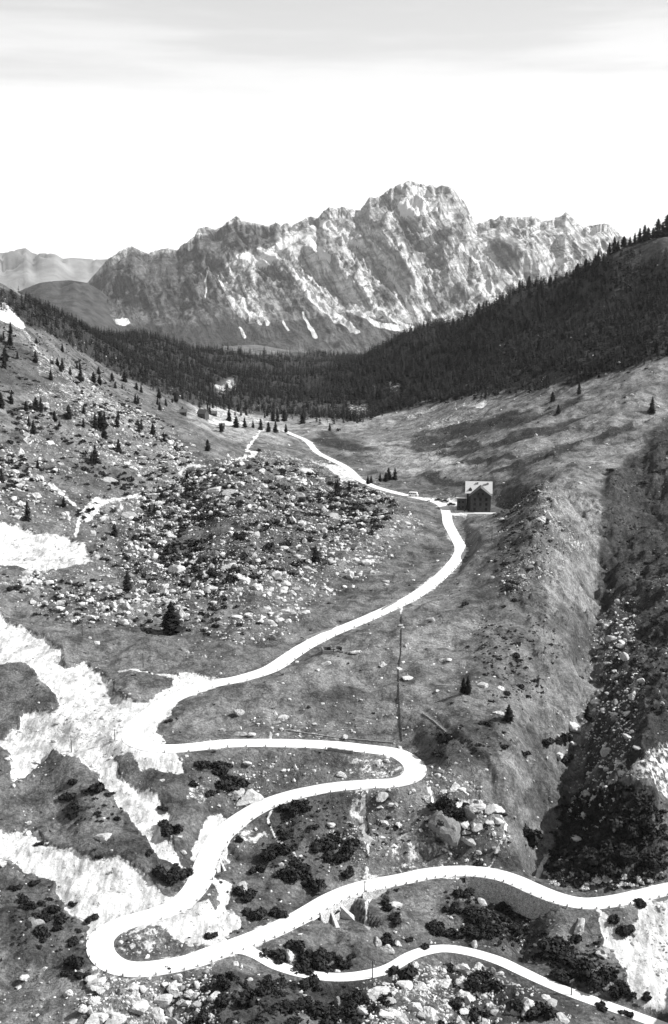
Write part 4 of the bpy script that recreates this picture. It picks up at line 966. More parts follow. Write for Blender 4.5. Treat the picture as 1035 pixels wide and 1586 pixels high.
for i in order[:NBU]:
    o = put_mesh('dwarf_pine', random.choice(bush_me), (x[i], y[i], z[i]), (bs[i] * 1.1, bs[i], bs[i] * random.uniform(.7, 1)), sink=.1)
    rec(o, px[i], py[i], 'dwarf pine bush', 'dark rounded' if bpx[i] > 20 else 'small dark', 'bush', GS)
rest = order[NBU:]
XS, YS, ZS, BS = [x[rest]], [y[rest]], [z[rest]], [bs[rest]]
for pts, n_, lo_, hi_, y1_ in [([(868,1248),(905,1225),(940,1225),(960,1212),(1000,1225),(1020,1240),(1035,1300),(1030,1360),(960,1372),(870,1372),(850,1350),(862,1300)],60000,.6,1.7,420),  # right spur: real scrub, packed densely to blacken its shaded slope
                     ([(925,800),(1000,760),(1060,760),(1060,1140),(985,1165),(950,1165),(935,1100),(955,1010),(950,930),(930,880)],6500,.4,1.4,620),
                     ([(320,1515),(560,1530),(640,1520),(560,1600),(300,1600)],9000,.6,1.5,300),([(840,1440),(900,1450),(970,1530),(930,1540),(870,1510),(800,1470)],12000,.5,1.4,320),
                     ([(730,1365),(850,1390),(820,1430),(790,1470),(740,1460),(700,1420)],18000,.4,1.1,330),([(0,470),(60,500),(150,560),(220,600),(160,600),(60,560),(0,560)],16000,.6,1.8,1500),
                     ([(230,780),(290,735),(420,712),(540,745),(620,785),(560,850),(480,880),(400,905),(280,920),(200,880)],8500,.9,3.4,900),([(100,780),(300,730),(300,900),(420,960),(380,1000),(200,970),(60,950),(30,890),(160,880)],7000,.6,2.2,900),
                     ([(0,530),(100,570),(240,640),(290,700),(270,770),(100,740),(0,760)],22000,.7,2.6,1400),([(0,885),(150,885),(300,930),(290,980),(150,970),(0,930)],1800,.7,1.9,620),
                     ([(770,770),(840,750),(850,800),(820,900),(790,960),(760,930)],7000,.4,1.5,700),([(540,1225),(790,1250),(790,1330),(600,1340)],2600,.4,1.2,350),
                     ([(440,1240),(545,1235),(545,1300),(540,1350),(490,1380),(420,1345),(400,1310)],9000,.3,.8,360),([(655,1140),(700,1130),(760,1150),(720,1175),(670,1180)],9000,.3,.9,380)]:
    Dm = Mk(); poly(Dm, pts, 1); Dm = blur(Dm, 22 if n_ in (8500, 7000, 22000) else 3)
    a_, b_, c_, _, _ = scatter(n_, Dm, y1_, 900 + n_); XS.append(a_); YS.append(b_); ZS.append(c_); BS.append(rng.uniform(lo_, hi_, len(a_)))
x, y, z, bs = [np.concatenate(q) for q in (XS, YS, ZS, BS)]; rest = np.arange(len(x))
merge('juniper_scrub', bush_lo, np.stack([x[rest], y[rest], z[rest] - .05], 1), bs[rest], m_bush, 'low dark juniper and heather tufts between the rocks', 'scrub', (.6, 1))
print('bushes', len(x))

# ------------------------------------------------------------------ conifers
def conifer(px, py, h, adj=None, p=None, wid=1.25):
    p = hit(px, py) if p is None else p; s_ = mpp(p) * h
    root = empty('conifer', (p[0], p[1], p[2] - .1), random.uniform(0, 6.28))
    c_ = link('crown', random.choice(crown_hi), root); c_.scale = (s_ * wid, s_ * wid, s_)
    t_ = link('trunk', trunk_me, root); t_.scale = (s_, s_, s_)
    rec(root, px, py - h / 2, 'conifer', adj or ('tall dark' if h > 22 else 'slender dark' if h > 14 else 'small dark'), 'tree', GC); return root
conifer(266, 979, 50, 'tallest lone shadow casting', wid=1.6)
for px_, h_, w_ in [(944,22,1.2),(951,26,1.4),(957,16,1.5),(967,17,1.6),(975,14,1.6),(983,18,1.4),(990,22,1.3),(998,26,1.4),(1004,20,1.5),(1011,18,1.6),(1018,30,1.4),(1025,24,1.5),(1033,34,1.4)]:
    j_ = int((float(ray(px_, 400)[0]) - U0) / (U1 - U0) * (NC - 1)); i_ = int(np.argmax(slope_row[:, j_])) - 4
    p_ = (XX[i_, j_], YY[i_, j_], H[i_, j_]); q_ = project(*p_); conifer(float(q_[0]), float(q_[1]), h_, 'dark skyline', p_, w_)
for a in [(198,914,32),(489,870,26),(148,664,26),(156,664,28),(162,662,26),(43,806,32),(56,635,20),(64,637,22),(148,716,28),(142,718,18),(237,673,18),(219,665,16),(254,682,14),(322,698,18),(99,784,16),(240,795,16),
          (178,830,20),(2,631,24),(3,745,20),(45,660,16),(107,648,22),(130,640,14),(183,650,14),(216,668,14),(355,652,20),(366,662,18),(343,669,14),(379,662,16),(404,666,18),(416,669,16),(427,670,18),
          (443,670,14),(423,652,16),(430,653,20),(441,652,18),(469,655,16),(392,663,12),(511,667,12),(523,764,22),(541,760,16),(589,746,14),(602,742,18),(612,742,18),(570,750,14),(725,1074,30),
          (718,1072,24),(788,1117,28),(910,1114,24),
          (897,610,18),(856,622,16),(1010,640,26),(865,640,14),(290,742,14),(232,792,12),(625,628,10),(520,758,14),(575,748,12),(598,745,14),(283,641,12),(210,626,16),(322,636,12)]: conifer(*a)
TD = Mk()
poly(TD, [(0,505),(60,520),(140,565),(230,605),(300,632),(290,645),(200,630),(120,600),(40,590),(0,580)], .5)
poly(TD, [(250,600),(600,640),(600,652),(430,650),(300,640)], .35)
poly(TD, [(0,590),(120,630),(290,690),(280,740),(150,740),(0,720)], .16)
FD = Mk()
poly(FD, [(-10,448),(100,486),(210,516),(330,543),(470,552),(500,600),(560,650),(500,653),(420,640),(350,632),(310,628),(260,612),(200,585),(150,560),(100,530),(50,505),(40,500),(0,478)], 1)
poly(FD, [(440,560),(480,550),(650,500),(800,440),(930,400),(990,420),(1070,400),(1070,545),(900,590),(800,610),(700,622),(600,638),(560,655),(490,640),(430,632),(340,600)], 1)
for p, v in [([(330,590),(362,584),(368,600),(338,606)],0),([(536,628),(570,628),(574,642),(540,648)],0),([(598,600),(624,596),(620,612),(602,616)],.1),([(770,455),(880,425),(900,440),(800,490),(780,480)],.55),
             ([(960,395),(1070,380),(1070,410),(980,420)],.5),([(790,590),(880,570),(890,585),(800,610)],.4),([(350,560),(420,565),(400,580),(350,575)],.5)]: poly(FD, p, v)
FD = blur(FD, 5)
def ftrees(n, dens, y0, y1, seed):
    rg = np.random.default_rng(seed); u = rg.uniform(-.31, .33, n); l = rg.uniform(math.log(y0), math.log(y1), n); y = np.exp(l); x = u * y; z = ground(x, y)
    px, py = project(x, y, z); k = (rg.random(n) < look(dens, px, py)) & (px > -50) & (px < 1090); return x[k], y[k], z[k], px[k], py[k]
x, y, z, px, py = ftrees(3600, TD, 500, 2200, 31)
hh = np.random.default_rng(4).uniform(3, 8.5, len(x))
x2, y2, z2, px2, py2 = ftrees(52000, FD, 550, 4300, 32)
h2 = np.random.default_rng(5).uniform(6, 15, len(x2)) * (.5 + .6 * sstep(700, 2000, y2)) * np.where((x2 > 0), 1.15, .9)
x, y, z, px, py, hh = [np.concatenate(q) for q in ((x, x2), (y, y2), (z, z2), (px, px2), (py, py2), (hh, h2))]
print('trees', len(x))
hp = hh * F / y * np.where(np.arange(len(x)) < len(x) - len(x2), 3.0, 1.0)      # open-slope trees stand clear of the wood: they come first
order = np.argsort(-hp * (1 - 1e3 * ((px < 0) | (px > 1035))))
NT_ = 300 - len([1 for r_ in REC if r_[3] == 'conifer'])
for i in order[:NT_]:
    conifer(px[i], py[i], float(hp[i] / 3 if hp[i] > 40 else hp[i]) if False else float(hh[i] / mpp((x[i], y[i], z[i]))), 'slender dark' if hh[i] > 8 else 'small dark', (x[i], y[i], z[i]))
rest = order[NT_:]
merge('forest', crown_lo, np.stack([x[rest], y[rest], z[rest] - .2], 1), hh[rest], m_con, 'dense dark conifer forest covering both valley sides below the mountain', 'forest', (.85, 1.2))

# ------------------------------------------------------------------ kerb stones along the road edge
kst = []
for i in range(3):
    rg = np.random.default_rng(i); a, h_ = .14 + .02 * i, .52 + .06 * i
    kst.append(MB().add([(-a,-a,-.3),(a,-a,-.3),(a,a,-.3),(-a,a,-.3),(-a*.9,-a*.9,h_*.8),(a*.9,-a*.9,h_*.8),(a*.9,a*.9,h_*.8),(-a*.9,a*.9,h_*.8),(-a*.5,-a*.5,h_),(a*.5,-a*.5,h_),(a*.5,a*.5,h_),(-a*.5,a*.5,h_)],
        [(0,3,2,1),(0,1,5,4),(1,2,6,5),(2,3,7,6),(3,0,4,7),(4,5,9,8),(5,6,10,9),(6,7,11,10),(7,4,8,11),(8,9,10,11)]).mesh('kerb_stone', m_rock[1]))
Tr = np.gradient(road_w[:, :2], axis=0); Tr /= np.linalg.norm(Tr, axis=1)[:, None]; Nr = np.stack([Tr[:, 1], -Tr[:, 0]], 1)
ks_n = 0
for pa, pb, sg, step, nm in [((1040,1376),(170,1442),-1,2,'lowest road'),((243,1416),(636,1177),1,3,'middle road'),((600,1163),(225,1157),-1,4,'upper road'),((300,1068),(705,832),1,4,'climbing road')]:
    a, b_ = near_k(*pa), near_k(*pb); c0 = 0
    for k in range(a, b_, step):
        if ks_n >= 298: break
        off = hwk[k] - .15; px_, py_ = rpx[k], rpy[k]
        o = put_mesh('kerb_stone', random.choice(kst), (road_w[k, 0] + sg * Nr[k, 0] * off, road_w[k, 1] + sg * Nr[k, 1] * off, road_w[k, 2] + .1), random.uniform(.85, 1.15), math.atan2(Tr[k, 1], Tr[k, 0]) + random.uniform(-.1, .1), tilt=.05)
        c0 += 1; ks_n += 1
        inp = 0 < px_ < 1035
        rec(o, px_, py_, 'kerb stone', nm, 'kerb stone', 'kerb stones along the road edge')
print('kerb', ks_n)
# ------------------------------------------------------------------ retaining walls under the road
def retaining(a, b, sg, depth, label, name='retaining_wall', base=.9):
    ks = list(range(a, b + 1)); top, bot = [], []
    V_ = []; F_ = []
    for i, k in enumerate(ks):
        nx, ny = sg * Nr[k]; x0, y0, z0 = road_w[k]
        g0 = float(ground(x0 + nx * (hw + 1.6), y0 + ny * (hw + 1.6))) - 1.6; zt_ = z0 + .25
        h_ = zt_ - g0
        for off, z_ in ((hw - .28, zt_), (hw + .12, zt_), (hw + .12 + h_ * .12 + .05, g0), (hw - .28, g0)): V_.append((x0 + nx * off, y0 + ny * off, z_))
        if i:
            q = (i - 1) * 4
            for j in range(4): F_.append((q + j, q + (j + 1) % 4, q + 4 + (j + 1) % 4, q + 4 + j))
    n = len(ks); F_ += [(0, 1, 2, 3), tuple((n - 1) * 4 + j for j in (3, 2, 1, 0))]
    return MB().add(V_, F_), ks
labs = ['long curved stone retaining wall holding up the lowest road at right', 'stone culvert with dark opening and pale wing walls under the lowest road',
        'small stone culvert with dark opening under the middle road', 'short low retaining wall edge beside the lowest road above the culvert']
for (a, b_, sg, dp), lb in zip(WALLS, labs):
    mb, ks = retaining(a, b_, sg, dp, lb)
    cul = 'culvert' in lb and 'edge' not in lb
    mid = ks[len(ks) // 2]; nx, ny = sg * Nr[mid]; x0, y0, z0 = road_w[mid]
    root = empty('culvert' if cul else 'retaining_wall', (x0 + nx * hw, y0 + ny * hw, z0 - dp), label=lb, cat='culvert' if cul else 'wall')
    off = -np.array(root.location)
    w_ = mb.build('wall', m_ston, root, tuple(off))
    if cul:
        rz = math.atan2(ny, nx); ow, oh = (1.3, 2.6) if dp > 3 else (.8, 1.8)
        g0 = z0 - dp
        # arched opening: a proud black block stands for its unlit inside, framed by voussoirs
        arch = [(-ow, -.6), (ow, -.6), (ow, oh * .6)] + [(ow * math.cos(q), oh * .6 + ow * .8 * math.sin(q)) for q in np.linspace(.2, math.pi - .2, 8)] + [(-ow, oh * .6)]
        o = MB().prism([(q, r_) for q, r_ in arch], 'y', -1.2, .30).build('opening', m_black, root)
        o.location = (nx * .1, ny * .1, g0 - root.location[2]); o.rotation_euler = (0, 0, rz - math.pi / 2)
        f = MB()
        for q in np.linspace(0, math.pi, 10): f.box(-.16 + (ow + .2) * math.cos(q), .31, oh * .6 + (ow * .8 + .2) * math.sin(q) - .16, .16 + (ow + .2) * math.cos(q), .5, oh * .6 + (ow * .8 + .2) * math.sin(q) + .16)
        f = f.build('arch_ring', m_rock[0], root); f.location = o.location; f.rotation_euler = o.rotation_euler
        for s_ in (-1, 1):
            L_, ht = (4.0, dp - .5) if dp > 3 else (2.0, dp - .5)
            wg = MB().add([(s_ * ow * 1.2, .2, -1), (s_ * (ow * 1.2 + .6), .2, -1), (s_ * (ow * 1.2 + 2.6), L_, -1.6), (s_ * (ow * 1.2 + 1.2), L_, -1.6),
                           (s_ * ow * 1.2, .2, ht), (s_ * (ow * 1.2 + .6), .2, ht), (s_ * (ow * 1.2 + 2.6), L_, -.2), (s_ * (ow * 1.2 + 1.2), L_, -.2)],
                          [(0,3,2,1),(4,5,6,7),(0,1,5,4),(1,2,6,5),(2,3,7,6),(3,0,4,7)]).build('wing_wall', m_rock[0], root)
            wg.location = o.location; wg.rotation_euler = o.rotation_euler

# ------------------------------------------------------------------ mountain hotel
u_, s_ = ray(744, 793); hz = bw_[2] - .05; hy = hz / float(s_); hx = float(u_) * hy
hs_ = mpp((hx, hy, hz))
hot = empty('mountain_hotel', (hx, hy, hz), R(-6), label='dark four storey mountain hotel with gabled front and bright roof beside the road', cat='building')
W_, HE, HA = 5.3, 9.0, 13.0
MB().add([(-W_,0,-1),(W_,0,-1),(W_,0,HE),(0,0,HA-.2),(-W_,0,HE),(-W_,9,-1),(W_,9,-1),(W_,9,HE),(0,9,HA-.2),(-W_,9,HE)],
         [(0,1,2,3,4),(1,6,7,2),(5,0,4,9),(6,5,9,8,7),(2,7,8,3),(3,8,9,4)]).build('front_wing', m_wall, hot)
MB().add([(-7.4,6,-1),(5.6,6,-1),(5.6,17,-1),(-7.4,17,-1),(-7.4,6,9.5),(5.6,6,9.5),(5.6,17,9.5),(-7.4,17,9.5),(-7.4,11.5,14.4),(5.6,11.5,14.4)],
         [(0,1,5,4),(1,2,6,9,5),(2,3,7,6),(3,0,4,8,7),(4,5,9,8),(6,7,8,9)]).build('main_block', m_wall, hot)
# front roof: two thin slopes with overhang
def slab(mb, p0, p1, p2, p3, th=.18):
    P4 = [np.array(p, float) for p in (p0, p1, p2, p3)]; n_ = np.cross(P4[1] - P4[0], P4[3] - P4[0]); n_ /= np.linalg.norm(n_); n_ *= th * (1 if n_[2] > 0 else -1)
    return mb.add([p for p in P4] + [p + n_ for p in P4], [(0,3,2,1),(4,5,6,7),(0,1,5,4),(1,2,6,5),(2,3,7,6),(3,0,4,7)])
rf = MB(); slab(rf, (-W_-.9,-.9,HE-.7),(0,-.9,HA),(0,11,HA),(-W_-.9,11,HE-.7)); slab(rf, (W_+.9,-.9,HE-.7),(0.003,-.9,HA+.003),(0.003,11,HA+.003),(W_+.9,11,HE-.7))
rf_o = rf.build('roof', m_roofd, hot)
mr = MB(); slab(mr, (-8.2,5.3,8.95),(6.4,5.3,8.95),(6.4,11.5,14.55),(-8.2,11.5,14.55)); slab(mr, (-8.2,17.7,8.95),(6.4,17.7,8.95),(6.4,11.503,14.55),(-8.2,11.503,14.55))
mr_o = mr.build('roof', m_roofm, hot); mr_o['label'] = 'bright pale sheet roof of the rear block'
for cx_, cy_ in ((-1.6, 10.2), (2.6, 9.6), (3.9, 10.0)):
    MB().box(cx_ - .4, cy_ - .4, 12, cx_ + .4, cy_ + .4, 15.2 - abs(cy_ - 11)).box(cx_ - .5, cy_ - .5, 15.2 - abs(cy_ - 11), cx_ + .5, cy_ + .5, 15.4 - abs(cy_ - 11)).build('chimney', m_ston, mr_o)
for s_ in (-1,):
    MB().add([(-6.2,6.4,10.2),(-4.6,6.4,10.2),(-4.6,6.4,11.2),(-5.4,6.4,12.0),(-6.2,6.4,11.2),(-6.2,9,10.2),(-4.6,9,10.2),(-4.6,9,11.2),(-5.4,9,12),(-6.2,9,11.2)],
             [(0,1,2,3,4),(2,7,8,3),(3,8,9,4),(1,6,7,2),(5,0,4,9)]).build('dormer', m_roofd, mr_o)
def window(cx_, cz_, w, h_, yy=0.0, par=hot):
    f = MB().box(cx_ - w/2 - .12, yy - .10, cz_ - h_/2 - .12, cx_ - w/2, yy + .05, cz_ + h_/2 + .12).box(cx_ + w/2, yy - .10, cz_ - h_/2 - .12, cx_ + w/2 + .12, yy + .05, cz_ + h_/2 + .12)
    f.box(cx_ - w/2, yy - .10, cz_ + h_/2, cx_ + w/2, yy + .05, cz_ + h_/2 + .12).box(cx_ - w/2, yy - .18, cz_ - h_/2 - .14, cx_ + w/2, yy + .05, cz_ - h_/2).box(cx_ - .04, yy - .07, cz_ - h_/2, cx_ + .04, yy + .04, cz_ + h_/2)
    o = f.build('window', m_wall, par)
    MB().box(cx_ - w/2, yy - .05, cz_ - h_/2, cx_ - .04, yy + .02, cz_ + h_/2).box(cx_ + .04, yy - .05, cz_ - h_/2, cx_ + w/2, yy + .02, cz_ + h_/2).build('pane', m_glass, o)
for zz_ in (1.5, 4.2, 6.9):
    for xx_ in (-3.1, 0, 3.1):
        if zz_ == 1.5 and xx_ == 0: continue
        window(xx_, zz_, 1.1, 1.5)
window(-1.2, 9.7, .9, 1.3); window(1.2, 9.7, .9, 1.3)
dr_o = MB().box(-.75, -.12, -.1, .75, .03, 2.3).build('door', m_wood, hot); MB().box(.5, -.17, 1.0, .6, -.125, 1.15).build('handle', m_black, dr_o)
bal = MB().box(-2.2, -1.1, 8.1, 2.2, -.02, 8.25); [bal.box(-2.2 + .4 * i, -1.08, 8.25, -2.1 + .4 * i, -1.0, 9.1) for i in range(11)]; bal.box(-2.25, -1.1, 9.1, 2.25, -.98, 9.2)
bal.build('balcony', m_wood, hot)
MB().box(-12.5, 4.5, -1.5, -7.45, 14, 6.4).build('annex', m_wall, hot)
MB().box(-13, 4, 6.42, -7.3, 14.5, 6.7).build('annex_roof', m_roofm, hot)
for xx_ in (-11.3, -9.3):
    window(xx_, 1.7, .9, 1.3, 4.5); window(xx_, 4.4, .9, 1.3, 4.5)
ter = empty('stone_terrace', (hx - 1, hy - 2.5, hz), R(-6), label='white stone terrace in front of the gabled hotel', cat='terrace')
MB().box(-7.5, -3.6, -2.4, 9.2, 2.2, -.02).build('platform', m_roofm, ter)
MB().box(-7.6, -3.85, -2.4, 9.3, -3.62, .15).build('front_wall', m_ston, ter)
# ------------------------------------------------------------------ people
def person(px, py, label, lean=0):
    p = hit(px, py); p = (p[0], p[1], p[2] + .02)
    m = bpy.data.meshes.new('person')
    J = {'pel': (0,0,.95), 'wst': (0,0,1.1), 'ch': (0,.0,1.35), 'nk': (0,0,1.5), 'hd': (0,-.01,1.62), 'ht': (0,-.01,1.74),
         'hl': (.1,0,.9), 'kl': (.12,-.04,.5), 'al': (.12,.02,.09), 'tl': (.13,-.15,.04), 'hr': (-.1,0,.9), 'kr': (-.12,-.02,.5), 'ar': (-.13,.05,.09), 'tr': (-.15,-.12,.04),
         'sl': (.19,0,1.42), 'el': (.26,.03,1.14), 'wl': (.24,-.08,.9), 'nl': (.23,-.12,.8), 'sr': (-.19,0,1.42), 'er': (-.27,.02,1.14), 'wr': (-.25,-.08,.9), 'nr': (-.24,-.12,.8)}
    Rr = dict(pel=.15, wst=.13, ch=.16, nk=.06, hd=.1, ht=.07, hl=.1, kl=.065, al=.05, tl=.04, hr=.1, kr=.065, ar=.05, tr=.04, sl=.07, el=.05, wl=.035, nl=.04, sr=.07, er=.05, wr=.035, nr=.04)
    E = [('pel','wst'),('wst','ch'),('ch','nk'),('nk','hd'),('hd','ht'),('pel','hl'),('hl','kl'),('kl','al'),('al','tl'),('pel','hr'),('hr','kr'),('kr','ar'),('ar','tr'),('ch','sl'),('sl','el'),('el','wl'),('wl','nl'),('ch','sr'),('sr','er'),('er','wr'),('wr','nr')]
    ks_ = list(J); m.from_pydata([J[k] for k in ks_], [(ks_.index(a), ks_.index(b_)) for a, b_ in E], []); o = bpy.data.objects.new('person', m); COL.objects.link(o)
    sk = o.modifiers.new('skin', 'SKIN'); sl_ = m.skin_vertices if len(m.skin_vertices) else None
    if sl_ is None:
        bpy.context.view_layer.objects.active = o
    for i, k in enumerate(ks_):
        m.skin_vertices[0].data[i].radius = (Rr[k], Rr[k] * (.75 if k in ('wst', 'ch', 'pel') else 1)); m.skin_vertices[0].data[i].use_root = k == 'pel'
    o.modifiers.new('sub', 'SUBSURF').levels = 1; o.modifiers['sub'].render_levels = 1
    dg = bpy.context.evaluated_depsgraph_get(); me_ = bpy.data.meshes.new_from_object(o.evaluated_get(dg)); o.modifiers.clear(); o.data = me_
    me_.materials.clear(); me_.materials.append(m_cloth); me_.materials.append(m_skin)
    for f in me_.polygons: f.material_index = 1 if (f.center.z > 1.52 or (f.center.z < .88 and abs(f.center.x) > .2 and f.center.z > .7)) else 0
    hair = MB(); hair.tube([(0, .02, 1.70), (0, .02, 1.76), (0, .01, 1.81)], [.112, .10, .04], 10); hair.build('hat', m_cloth, o, smooth=True)
    o.location = p; o.rotation_euler = (0, 0, lean); tag(o, label, 'person', 'people in front of the hotel')
person(719.5, 794, 'left person in dark clothes standing just left of the hotel front', .3)
person(725, 792, 'right person in dark clothes nearest the hotel front wall', -.5)
person(702, 803, 'person in dark clothes standing on the road edge below the hotel', 1.2)
# ------------------------------------------------------------------ cars
def car(px, py, rz, label, body=None, L_=4.2):
    p = hit(px, py); body = body or m_black
    root = empty('parked_car', (p[0], p[1], p[2] + .08), rz, label=label, cat='car', group='cars parked beside the hotel')
    h = L_ / 2
    prof = [(-h,.35),(-h+.05,.75),(-h+.35,.95),(-h+1.0,1.0),(-h+1.35,1.5),(-h+2.0,1.62),(-h+2.6,1.5),(-h+2.95,1.02),(h-.3,.92),(h,.7),(h,.35)]
    MB().prism(prof, 'y', -.75, .75).build('body', body, root)
    for s_ in (-1, 1):
        MB().box(-h + 1.5, s_ * .755 - .01, 1.05, -h + 2.0, s_ * .755 + .01, 1.45).box(-h + 2.08, s_ * .755 - .01, 1.05, -h + 2.6, s_ * .755 + .01, 1.42).build('side_window', m_glass, root)
        for xx_ in (-h + .75, h - .75):
            wv = []; w_ = MB().tube([(xx_, s_ * .62, .33), (xx_, s_ * .82, .33)], .33, 14).build('wheel', m_tyre, root)
            MB().tube([(xx_, s_ * .8, .33), (xx_, s_ * .84, .33)], .17, 10).build('hubcap', m_white, w_)
            fd = MB().tube([(xx_ - .5, s_ * .86, .4), (xx_ - .3, s_ * .86, .68), (xx_, s_ * .86, .78), (xx_ + .3, s_ * .86, .68), (xx_ + .55, s_ * .86, .36)], .09, 6).build('fender', body, root)
        MB().tube([(h - .1, s_ * .5, .78), (h + .06, s_ * .5, .78)], .13, 10).build('headlight', m_porc, root)
    MB().add([(-h+2.62,-.66,1.45),(-h+2.62,.66,1.45),(-h+2.98,.66,1.06),(-h+2.98,-.66,1.06)], [(0,1,2,3)]).build('windscreen', m_glass, root)
    return root
car(679, 776, R(160), 'leftmost dark car of the three parked left of the hotel')
car(689, 778, R(155), 'middle dark car of the three parked left of the hotel')
car(699, 783, R(10), 'rightmost dark car parked close against the hotel annex', L_=4.6)
# white bus further along
p = hit(640, 769)
bus = empty('bus', (p[0], p[1], p[2] + .12), R(-12), label='small white bus parked on the road beyond the hotel', cat='bus')
MB().prism([(-2.6,.4),(-2.6,2.2),(-2.3,2.5),(2.0,2.5),(2.4,2.1),(2.5,1.3),(2.9,1.1),(2.9,.4)], 'y', -1.0, 1.0).build('body', m_white, bus)
for s_ in (-1, 1):
    for i in range(4): MB().box(-2.3 + i * 1.05, s_ * 1.005 - .01, 1.45, -1.45 + i * 1.05, s_ * 1.005 + .01, 2.05).build('window', m_glass, bus)
    for xx_ in (-1.6, 1.8): MB().tube([(xx_, s_ * .8, .42), (xx_, s_ * 1.04, .42)], .42, 14).build('wheel', m_tyre, bus)
p = hit(664, 777)
mc = empty('motorcycle', (p[0], p[1], p[2] + .1), R(30), label='dark motorcycle parked at the bend left of the cars', cat='motorcycle')
for xx_ in (-.65, .65): MB().tube([(xx_, -.05, .32), (xx_, .05, .32)], .32, 14).build('wheel', m_tyre, mc)
MB().tube([(-.65,0,.32),(-.3,0,.75),(.35,0,.8),(.65,0,.32)], .06, 8).tube([(-.3,0,.4),(.3,0,.45)], .16, 8).build('frame', m_black, mc)
MB().tube([(-.55,0,.85),(-.05,0,.82)], .11, 8).build('seat', m_black, mc); MB().tube([(.4,-.32,1.05),(.42,0,.98),(.4,.32,1.05)], .025, 6).build('handlebar', m_black, mc)
# ------------------------------------------------------------------ huts on the far meadow and the stone ruins
def hut(px, py, wpx, h, rz, label, roof=m_roofd):
    p = hit(px, py); w = wpx * mpp(p); d_ = w * .8
    root = empty('wooden_hut', p, rz, label=label, cat='hut', group='wooden huts on the far meadow')
    MB().add([(-w/2,-d_/2,-.8),(w/2,-d_/2,-.8),(w/2,d_/2,-.8),(-w/2,d_/2,-.8),(-w/2,-d_/2,h),(w/2,-d_/2,h),(w/2,d_/2,h),(-w/2,d_/2,h),(-w/2,0,h*1.7),(w/2,0,h*1.7)],
             [(0,1,5,4),(1,2,6,9,5),(2,3,7,6),(3,0,4,8,7),(4,5,9,8),(6,7,8,9)]).build('wall', m_wood, root)
    r_ = MB(); slab(r_, (-w/2-.5,-d_/2-.5,h-.3),(w/2+.5,-d_/2-.5,h-.3),(w/2+.5,0,h*1.7+.1),(-w/2-.5,0,h*1.7+.1)); slab(r_, (-w/2-.5,d_/2+.5,h-.3),(w/2+.5,d_/2+.5,h-.3),(w/2+.5,.003,h*1.7+.1),(-w/2-.5,.003,h*1.7+.1))
    r_.build('roof', roof, root); MB().box(-.5, -d_/2 - .06, -.2, .5, -d_/2 - .01, 1.9).build('door', m_black, root)
hut(284, 643, 10, 2.6, .1, 'leftmost low wooden hut at the far meadow edge')
hut(315, 648, 14, 4.2, -.5, 'largest dark gabled hut of the four on the far meadow')
hut(331, 644, 9, 2.4, .2, 'small hut just right of the largest dark hut')
hut(344, 664, 7, 2.4, .4, 'tiny hut in front of the pale gravel patch on the far meadow')
def enclosure(px, py, wpx, hpx, label, rz=0):
    p = hit(px, py); w = wpx * mpp(p); d_ = hpx * mpp(p) / .3
    root = empty('stone_ruin', p, rz, label=label, cat='ruin', group='roofless stone ruins in the meadow')
    for (x0, y0, x1, y1) in ((-w/2,-d_/2,w/2,-d_/2+.5),(-w/2,d_/2-.5,w/2,d_/2),(-w/2,-d_/2+.5,-w/2+.5,d_/2-.5),(w/2-.5,-d_/2+.5,w/2,d_/2-.5)):
        m_ = MB(); n_ = max(2, int(max(x1 - x0, y1 - y0) / .9))
        for i in range(n_):
            hh_ = random.uniform(.8, 1.5); a0, a1 = i / n_, (i + 1) / n_
            if x1 - x0 > y1 - y0: m_.box(x0 + (x1 - x0) * a0 + .01, y0, -.6, x0 + (x1 - x0) * a1 - .01, y1, hh_)
            else: m_.box(x0, y0 + (y1 - y0) * a0 + .01, -.6, x1, y0 + (y1 - y0) * a1 - .01, hh_)
        m_.build('wall', m_rock[2], root)
    MB().box(-w/2 + .5, -d_/2 + .5, -.3, w/2 - .5, d_/2 - .5, .12).build('floor', m_bush, root)
enclosure(507, 1009, 16, 9, 'left roofless stone ruin in the meadow below the climbing road', .1)
enclosure(525, 1009, 14, 8, 'right roofless stone ruin in the meadow below the climbing road', -.05)
# long low wall and the drainage channel down the meadow
def strip(pts, wid, h, name, label, cat, mat, child=None, hb=.4):
    W = []
    for (xa, ya), (xb, yb) in zip(pts[:-1], pts[1:]):
        n_ = max(2, int(math.hypot(xb - xa, yb - ya) / 5))
        for i in range(n_): W.append(hit(xa + (xb - xa) * i / n_, ya + (yb - ya) * i / n_))
    W.append(hit(*pts[-1])); W = np.array(W); T_ = np.gradient(W[:, :2], axis=0); T_ /= np.linalg.norm(T_, axis=1)[:, None] + 1e-9
    V_, F_ = [], []
    for i, p in enumerate(W):
        nx, ny = T_[i, 1] * wid / 2, -T_[i, 0] * wid / 2; hh_ = h * random.uniform(.8, 1.15)
        V_ += [(p[0] - nx, p[1] - ny, p[2] - hb), (p[0] - nx, p[1] - ny, p[2] + hh_), (p[0] + nx, p[1] + ny, p[2] + hh_), (p[0] + nx, p[1] + ny, p[2] - hb)]
        if i: q = (i - 1) * 4; F_ += [(q + j, q + (j + 1) % 4, q + 4 + (j + 1) % 4, q + 4 + j) for j in range(4)]
    F_ += [(0, 1, 2, 3)[::-1], tuple(len(V_) - 4 + j for j in range(4))]
    return tag(MB().add(V_, F_).build(name, mat), label, cat)
strip([(622,955),(621,1010),(617,1040),(618,1090),(622,1148)], .32, .22, 'turf_wall', 'thin dark turf wall running straight down the meadow between two roads', 'wall', m_bush)
strip([(507,1162),(547,1167)], .6, .9, 'stone_wall', 'short dark wall beside the road just left of the upper hairpin', 'wall', m_rock[2])
strip([(440,1131),(520,1143),(610,1151)], .5, .3, 'field_wall', 'long low stone wall above the road left of the upper hairpin', 'wall', m_rock[2])
